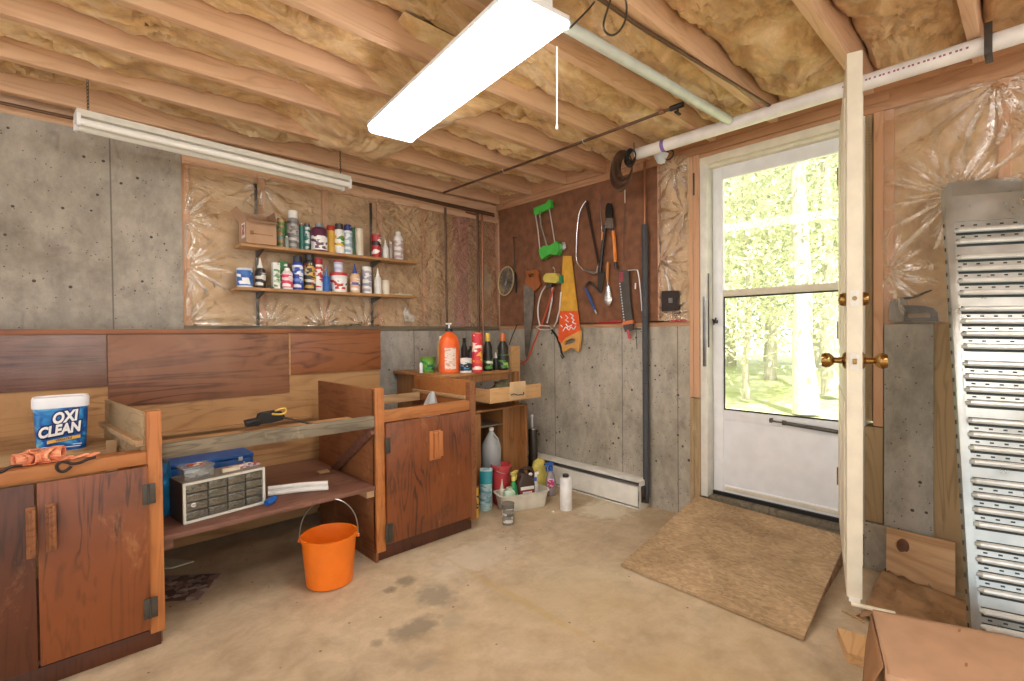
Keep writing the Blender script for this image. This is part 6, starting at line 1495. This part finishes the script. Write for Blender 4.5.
m.build('script_print', M['white'], t)
# big bow/hack saw
t = tool('hacksaw', 'chrome framed bow saw with a dark blade left of the loppers', 'saw', 590, 273)
rod([(586, 201), (583, 205), (579.5, 212), (577.5, 225), (576.5, 243), (576, 259), (578.5, 265), (584, 270.5)], .0055, M['chrome'], t, 'frame', x=XT-.01)
plate([[(585, 202), (587.5, 200.5), (599, 262), (597.5, 264)]], plain('3c2c24', .5, .4, name='dark_blade'), t, 'blade', x=XT-.004, th=.003)
m = MB(); m.tube([T(a, b_, XT-.012) for a, b_ in ((582, 269), (588, 271), (594, 273), (597, 272.5), (598, 266))], [.007, .010, .011, .008, .006], 10); m.build('grip', plain('a8a29a', .35, .7), t)
# thin long rods
t = tool('wire_rod', 'thin wire rod hanging just left of the loppers', 'rod', 601, 215); rod([(600, 194), (600.5, 210), (601.5, 226), (601.5, 232)], .0022, M['steel'], t, 'rod_body')
t2 = tool('wire_rod', 'thin wire hanging under the big wire loop', 'rod', 624, 250); rod([(625, 192), (625, 205), (624, 230), (623, 262)], .002, M['dsteel'], t2, 'rod_body'); rod([(625, 190), (625, 203)], .004, M['cream'], t2, 'tag')
# loppers
t = tool('loppers', 'orange and black loppers hanging handles-down on the tool panel', 'loppers', 606, 272)
plate([[(608, 202.5), (610.5, 203.5), (612, 208), (612, 218), (610, 223), (606, 222), (605, 213), (606, 205)]], M['black'], t, 'cutting_head', x=XT-.02, th=.016)
plate([[(606.5, 218), (612.5, 218), (613.5, 228), (604, 228)]], M['steel'], t, 'pivot', x=XT-.024, th=.02)
rod([(605.5, 225), (603, 245), (601.5, 260), (600.5, 272)], [.011, .0125, .012, .012], M['black'], t, 'left_handle', x=XT-.016)
rod([(612, 225), (613.8, 238)], .009, M['black'], t, 'right_shank', x=XT-.016)
lop = plain('eb8a30', .4, name='lopper_orange')
rod([(613, 231), (614, 240), (615.5, 262)], .0125, lop, t, 'right_handle', x=XT-.016); rod([(615.5, 262), (616.5, 269)], .012, M['black'], t, 'end_cap', x=XT-.016)
rod([(602.5, 232), (601.8, 240)], .006, lop, t, 'orange_insert', x=XT-.028)
# holster-like grey blade left of trowel
t = tool('grey_scraper', 'dull grey scraper blade hanging behind the hammer claw', 'scraper', 600, 293)
plate([[(598, 272), (604.5, 272), (604, 280), (601.5, 293), (598, 292.5), (597.5, 284)]], plain('4c463f', .5, .4), t, 'blade', th=.004)
# hammer
t = tool('claw_hammer', 'blue-handled hammer hanging tilted by its head', 'hammer', 593, 307)
m = MB(); m.tube([T(a, b_, XT-.01) for a, b_ in ((585, 289), (586.5, 285), (589.5, 282.5), (593, 284), (596, 288), (599, 291))], [.006, .010, .012, .009, .006, .003], 8); m.build('head', M['dsteel'], t)
rod([(585.5, 288), (589, 296), (595, 310)], [.010, .013, .011], plain('2c4a80', .5, name='blue_grip'), t, 'grip', x=XT-.012); rod([(595, 310), (596.5, 314)], .007, M['steel'], t, 'butt', x=XT-.012)
# trowel
t = tool('garden_trowel', 'garden trowel with an orange wooden handle and silver scoop', 'trowel', 607.5, 306)
rod([(608, 262), (607.6, 266), (607.4, 276), (607.6, 282)], [.008, .010, .009, .005], lop if False else woodh, t, 'handle', x=XT-.014)
rod([(607.6, 281), (607.8, 288)], .004, M['chrome'], t, 'shank', x=XT-.014)
m = MB()
def scoop(u, v):
    wv = 4.3*(math.sin(PI*min(1, .28+.72*v)*.5+.9*(v > .5)*(v-.5)) if v < .6 else 1.0*math.sqrt(max(0, 1-((v-.6)/.4)**2)))
    a_ = (u-.5)*2
    p = T(607.7+a_*max(wv, .1), 286+20*v, XT-.006); p.x += .018*(a_*a_-1)*min(1, wv/4)+.0; return p
m.grid(12, 20, scoop); m.build('blade', M['chrome'], t)
# pruning saw / grey scabbard with red marks
t = tool('pruning_saw', 'dark grey saw scabbard with an orange band hanging right of the trowel', 'saw', 628, 338)
plate([[(618, 271.5), (622, 270), (628.5, 271), (630, 300), (633, 325), (632.5, 330), (625, 332), (623.5, 328), (620, 300)]], plain('55514c', .4, name='grey_scabbard', mottled=.1), t, 'scabbard', x=XT-.016, th=.014)
plate([[(622.5, 321.5), (632.5, 320), (633, 323.5), (622.8, 325)]], plain('e8824c', .5), t, 'orange_band', x=XT-.020, th=.020)
rod([(628, 330), (628.7, 333), (629.3, 337), (629.5, 339)], [.012, .010, .012, .009], plain('c8505c', .5), t, 'handle_end', x=XT-.012)
m = MB()
for k in range(5): m.prism([[T(a, b_, XT-.0175) for a, b_ in ((619, 272.5+k*2), (623, 272.3+k*2), (623, 273.4+k*2), (619, 273.6+k*2))]], (1, 0, 0), .001)
m.build('red_marks', plain('c04858', .5), t)
m = MB()
for k in range(14): m.prism([[T(a, b_, XT-.0175) for a, b_ in ((619.3+k*.32, 283+k*2.8), (620.3+k*.32, 283+k*2.8), (620.3+k*.32, 284.2+k*2.8), (619.3+k*.32, 284.2+k*2.8))]], (1, 0, 0), .001)
m.build('white_ticks', M['white'], t)
t = tool('bracket_rod', 'bent white metal rod hooking right from the saw scabbard', 'rod', 642, 310)
rod([(628, 270.5), (636.5, 269.5), (638, 271), (640, 285), (642, 311)], .004, hoopm, t, 'rod_body', x=XT-.02); rod([(635.5, 283), (635.3, 289)], .005, M['white'], t, 'tag', x=XT-.01)
t = tool('drill_rod', 'thin dark spike hanging below the panel left of the grey pipe', 'rod', 637, 347); rod([(636, 329), (637, 349)], .003, M['dsteel'], t, 'rod_body'); rod([(633, 329), (641, 329)], .004, M['dsteel'], t, 'hook')
# things on the ledge
zL = LEDGE+.02
def ledge(px0, px1, r, mat, name, lab, cat, dx=.02, dz=0):
    a_, b_ = T(px0, 325, XB-.012+dx*0-.004), T(px1, 325, XB-.012-.004)
    m = MB(); z = zL+r+dz; x_ = XB-.012-r; m.tube([(x_, a_.y, z), (x_-.004, (a_.y+b_.y)/2, z), (x_, b_.y, z)], [r*.7, r, r*.7], 8); tag(m.build(name, mat), lab, cat)
redp = plain('c03038', .4, name='red_paint_tool')
ledge(581, 597, .005, M['dkcopper'], 'spike', 'thin brown spike lying on the ledge left of the red tools', 'spike')
ledge(597, 611, .006, redp, 'red_rod', 'thin red tool lying on the ledge under the hammer', 'tool')
ledge(611, 622, .010, redp, 'red_rod', 'thicker red grip lying on the ledge under the trowel', 'tool')
ledge(650, 670, .005, M['black'], 'black_file', 'black file on the ledge right of the grey pipe', 'file')
ledge(671, 687, .007, redp, 'red_screwdriver', 'red screwdriver on the ledge under the black electrical box', 'screwdriver')
# electrical box
t = tool('electrical_box', 'small black electrical box mounted beside the tool panel', 'electrical box', 669, 311)
plate([[(661.5, 291), (676.5, 290.5), (676.5, 310.5), (661.5, 311.5)]], plain('2e201c', .5, name='black_box'), t, 'box_body', x=2.94, th=.05)
plate([[(668.5, 298), (672.5, 298), (672.5, 303), (668.5, 303)]], M['steel'], t, 'toggle', x=2.935, th=.006)
m = MB(); m.tube([T(669, 291, 2.965), T(668.5, 286, 2.965), T(666.5, 276, 2.968), T(667, 268, 2.97)], .004, 6); m.build('cable', M['paper'], t)

# ================================================================== RAMP, RIGHT SIDE
rp_ = thing('wooden_ramp', 'strand board ramp sloping from the door threshold down to the floor', 'ramp', (2.5, 1.05, 0))
a0, a1, a2, a3 = Vector((2.972, 1.478, .148)), Vector((2.925, .66, .142)), at(803.5, 641, 'z', .004), at(621, 566, 'z', .004)
m = MB(); m.prism([[a0, a1, a2, a3]], (0, 0, 1), .012); m.build('ramp_board', M['osb'], rp_)
m = MB(); i_ = Vector((0, .02, -.001))
m.prism([[a1+i_, Vector((a1.x, a1.y+.02, .001)), a2+Vector((.02, .02, -.003)), a2+Vector((.02, .02, -.0015))]], (0, 1, 0), .02); m.build('side_wedge', M['osbraw'], rp_)
m = MB(); m.prism([[a0+Vector((-.02, -.04, -.004)), Vector((a0.x-.02, a0.y-.04, .001)), a3+Vector((.04, -.04, -.003)), a3+Vector((.04, -.04, -.0015))]], (0, -1, 0), .02); m.build('side_wedge', M['osbraw'], rp_)

# galvanised loading ramp
topL = at(941.5, 188, 'x', 2.86); botL = at(969, 640, 'z', .09); Ld = (topL-botL).normalized(); botL = botL-Ld*(botL.z/Ld.z-.004)
Wd = Vector((.34, -.94, 0)); Wd = (Wd-Ld*Wd.dot(Ld)).normalized(); Nd = Wd.cross(Ld).normalized()
if Nd.x > 0: Nd = -Nd
LR = (topL-botL).length; WR = .285
RR = Matrix((Wd, Ld, Wd.cross(Ld))).transposed()
def G(u, v, n=0): return botL+Wd*u+Ld*v+Nd*n
lr = thing('loading_ramp', 'galvanised steel loading ramp with ribbed rungs leaning on the right wall', 'ramp', G(WR/2, 0))
m = MB(); m.obox(G(.008, LR/2, -.012), (.004, LR, .045), RR, .001).obox(G(.018, LR/2, .009), (.022, LR, .003), RR, .001); m.build('side_rail', M['galv'], lr)
m = MB(); m.obox(G(WR-.008, LR/2, -.012), (.004, LR, .045), RR, .001).obox(G(WR-.018, LR/2, .009), (.022, LR, .003), RR, .001); m.build('side_rail', M['galv'], lr)
m = MB()
for side in (.002, ):
    for k in range(30): m.obox(G(side+.001, .08+k*(LR-.2)/30, -.012), (.003, .016, .008), RR, .001)
m.build('rail_slots', M['dsteel'], lr)['kind'] = 'stuff'
m = MB(); m.prism([[G(.028, .0, 0), G(WR-.028, .0, 0), G(WR-.028, LR-.17, 0), G(.028, LR-.17, 0)]], Nd, .002); m.build('deck_plate', M['galv'], lr)
m = MB(); m.prism([[G(.02, LR-.17, .006), G(WR-.02, LR-.17, .006), G(WR-.02, LR-.05, .004), G(.02, LR-.05, .004)]], Nd, .003)
m.prism([[G(.005, LR-.05, .0), G(WR-.005, LR-.05, .0), G(WR-.02, LR+.03, -.03), G(.03, LR+.04, -.03)]], Nd, .003); m.build('top_plate', M['galv'], lr)
for u in (.09, .2): m = MB(); m.cyl(G(u, LR-.1, .008), G(u, LR-.1, .013), .006, 10); m.build('rivet', M['galv'], lr)
rungm = plain('e2e8e6', .28, .45, name='bright_zinc')
dark_in = plain('3a4140', .6, .4, name='rung_shadow_and_holes')
nr = 6; v = .04; step = .052; k = 0
while v < LR-.2:
    m = MB()
    # pressed rib: rounded bar standing proud of the deck with a rolled upper lip
    m.tube([G(.035, v, .003), G(.045, v, .012), G(WR-.045, v, .012), G(WR-.035, v, .003)], [.007, .0105, .0105, .007], 10)
    rg = m.build('rung', rungm, lr)
    m = MB(); m.obox(G(WR/2, v-.0135, .003), (WR-.075, .010, .003), RR, .001); m.build('rung_shadow_strip', dark_in, rg)  # dark strips either side of the rib paint its shadow on the deck
    m = MB(); m.obox(G(WR/2, v+.0125, .003), (WR-.075, .004, .003), RR, .001); m.build('rung_shadow_strip', dark_in, rg)
    if k % 4 != 3:
        m = MB()
        for j in range(5): m.obox(G(.06+j*(WR-.12)/4, v+.025, .003), (.012, .006, .003), RR, .001)
        m.build('punched_hole', dark_in, rg)['kind'] = 'stuff'
    v += step*(1.35 if k % 4 == 3 else 1); k += 1

# staple gun on the concrete ledge
t = thing('staple_gun', 'chrome staple gun standing on the concrete ledge by the loading ramp', 'staple gun', at(910, 322, 'x', 3.0))
XS = 2.985; S = lambda a, b_, x=XS: at(a, b_, 'x', x)
def zfix(p): return p
chs = plain('46423e', .25, .6, name='staple_chrome')
m = MB(); m.prism([[S(*q) for q in ((888.5, 321.5), (889, 307), (891, 301.5), (895, 299), (903, 298), (906, 301), (907, 305), (905, 309), (906, 321.5))]], (1, 0, 0), .028); m.build('head', plain('8a8682', .18, .9, name='staple_head_chrome'), t)
m = MB(); m.prism([[S(*q) for q in ((904, 321.5), (904, 305), (925, 306), (933, 308), (937, 312), (938, 321.5))], [S(*q) for q in ((907, 316.5), (908, 313), (928, 313), (931, 315), (930, 317.5), (909, 318))][::-1]], (1, 0, 0), .022); m.build('handle_frame', chs, t)
m = MB(); m.tube([S(*q, XS+.011) for q in ((900, 299), (911, 297.5), (918, 295.5), (925, 292.5), (932, 290))], [.007, .007, .006, .005, .003], 8); m.build('lever', plain('4c4640', .3, .8), t)
# knotty plywood offcut leaning on the wall
pl = [at(*q, 'x', 2.93) for q in ((886.5, 527), (955, 543), (955, 605), (952, 612), (943, 600), (929, 584), (917, 594), (886, 586))]
knot = None
mk, nt, b = newmat('knotty_plywood')
co = coords(nt, (1, 1, 6)); n1 = N(nt, 'ShaderNodeTexNoise', Scale=1.6, Detail=3, Distortion=1.2); nt.links.new(co, n1.inputs[0])
mul = N(nt, 'ShaderNodeMath', operation='MULTIPLY'); mul.inputs[1].default_value = 5; nt.links.new(n1.outputs[0], mul.inputs[0])
pp_ = N(nt, 'ShaderNodeMath', operation='PINGPONG'); pp_.inputs[1].default_value = 1; nt.links.new(mul.outputs[0], pp_.inputs[0])
nt.links.new(ramp(nt, [(0, srgb('b58c62')), (.8, srgb('d6b188'))], pp_.outputs[0]).outputs[0], b.inputs['Base Color']); b.inputs['Roughness'].default_value = .7
po = thing('plywood_offcut', 'knotty plywood offcut leaning against the concrete right of the door', 'board', at(917, 594, 'x', 2.93))
m = MB()
def lean(p): q = p.copy(); q.x = 2.955-.12*(1-min(1, max(0, (p.z+.02)/.28))); k = q.x/p.x; o = Vector((0, 0, CH)); q = o+(p-o)*k; q.z = max(q.z, .003); return q
m.prism([[lean(p) for p in pl]], (1, 0, -.1), .012); m.build('board', mk, po)
kc = lean(at(903, 546, 'x', 2.93)); m = MB(); m.lathe([(0, 0), (.03, 0), (.032, .0005), (.03, .001), (0, .0012)], kc+Vector((-.002, 0, 0)), 24, 1, .75, axis=(-1, 0, .4)); m.build('knot', plain('6e4630', .6, name='knot_wood', mottled=.3), po)
# crumpled brown paper / card scraps on the floor behind the box
m = MB()
def scrap(u, v): return Vector((2.42+.42*u, .08+.42*v, .012+.05*abs(fbm(u*3, v*3, 4))+.05*u*v))
m.grid(16, 16, scrap); o = m.build('brown_paper', plain('a98560', .85, name='kraft_paper', mottled=.15)); md = o.modifiers.new('thick', 'SOLIDIFY'); md.thickness = .002; md.offset = 1
tag(o, 'crumpled brown kraft paper on the floor under the plywood offcut', 'paper')
# timber offcut on the floor
tp = [at(*q, 'z', .036) for q in ((837, 627), (884, 642), (886, 664), (848, 653))]
m = MB(); m.prism([[Vector((p.x, p.y, .001)) for p in tp]], (0, 0, 1), .035)
tag(m.build('lumber_offcut', M['drawer']), 'short pine lumber offcut lying on the floor left of the cardboard box', 'wood offcut')
q = at(862, 600, 'x', 2.3)
m = MB(); a_, b_ = at(849, 598, 'z', .2), at(890, 603, 'z', .17)
a_ = at(847, 628, 'z', .0)
# splintered wood and chips near the door foot
for k in range(7):
    p = at(852+k*5.2, 612+6*rnd.random()+(k % 3)*3, 'z', .004); an = rnd.random()*PI
    m = MB(); m.obox(Vector((p.x, p.y, .004)), (.05+.03*rnd.random(), .008, .006), Matrix.Rotation(an, 3, 'Z'), .001)
    tag(m.build('wood_splinter', M['paleboard']), 'splinter of pale wood on the floor between door foot and cardboard box', 'splinter', 'wood splinters by the door foot')
# white strip under door edge
m = MB(); c_ = dp(-.01, -.03, .195); m.obox(c_, (.02, .13, .008), Rd, .002); 
o = m.build('sweep_bracket', M['cream'], d2)

# open cardboard box, nearest thing at lower right
zt = .27
bA, bB, bC = at(874, 612, 'z', zt), at(887, 667, 'z', zt), at(1023, 641, 'z', zt)
bx = thing('cardboard_box', 'large brown cardboard box at the lower right corner below the loading ramp', 'box', ((bA.x+bC.x)/2, (bA.y+bC.y)/2-.1, 0))
rdir = (bC-bA); rdir.z = 0; rdir.normalize(); ddn = (bB-bA); wB = ddn.length; ddn.normalize(); LB = .62
def BX(u, v, z): return Vector((bA.x, bA.y, 0))+rdir*u+ddn*v+Vector((0, 0, z))
th = .004
def wallp(a, b_, z0, z1, name, mat=M['card']):
    d = (b_-a).normalized(); n = Vector((-d.y, d.x, 0)); m = MB()
    m.prism([[a+Vector((0, 0, z0)), b_+Vector((0, 0, z0)), b_+Vector((0, 0, z1)), a+Vector((0, 0, z1))]], n, th); return m.build(name, mat, bx)
g0_ = BX(0, 0, 0); WB2 = wB+.16
def BY(u, v): return BX(u, v, 0)
wallp(BY(0, 0), BY(LB, 0), .002, zt-.002, 'back_panel'); wallp(BY(0, wB), BY(0, 0), .002, zt-.002, 'end_panel')
wallp(BY(LB, wB), BY(0, wB), .002, zt-.052, 'front_panel'); wallp(BY(LB, 0), BY(LB, wB), .002, zt-.002, 'end_panel')
# curved top skin: top flap folding over and down the front
def skin(u, v):
    uu = -.004+u*(LB+.01); s = v*(wB+.10)
    if s < wB: p = BX(uu, s, zt+.006-.004*math.sin(PI*u*3)*(s/wB)-.028*max(0, (s-wB*.0)/wB)**2)
    else: p = BX(uu, wB+.006+.012*math.sin((s-wB)*14)*(1+.5*math.sin(u*7)), zt-.022-(s-wB)*.95)
    p.z += .004*noise.noise(Vector((u*5, v*4, 1)))+.006*math.exp(-((u-.5)/.02)**2)*.5
    return p
m = MB(); m.grid(60, 24, skin); o = m.build('top_flap', M['card'], bx); md = o.modifiers.new('thick', 'SOLIDIFY'); md.thickness = .003; md.offset = 1
def eskin(u, v): return BX(-.006-.05*v*(.3+.7*u), wB*(u*.96+.02), zt-.004-.11*v)
m = MB(); m.grid(8, 6, eskin); o = m.build('end_flap', M['cardd'], bx); md = o.modifiers.new('thick', 'SOLIDIFY'); md.thickness = .003
m = MB(); m.tube([BX(.03+.22*k/10, wB+.022, zt-.055+.025*math.sin(PI*k/10)) for k in range(11)], .0022, 6); m.build('torn_edge', plain('e8dccc', .7), bx)
m = MB()
for (u, v) in ((.34, .10), (.30, .72)): m.obox(BX(u*LB*1.0, wB*v, zt+.009), (.02, .006, .001), None)
m.obox(BX(.22, wB*.9, zt-.012), (.004, .018, .001), None)
m.build('scuff_mark', M['cardd'], bx)
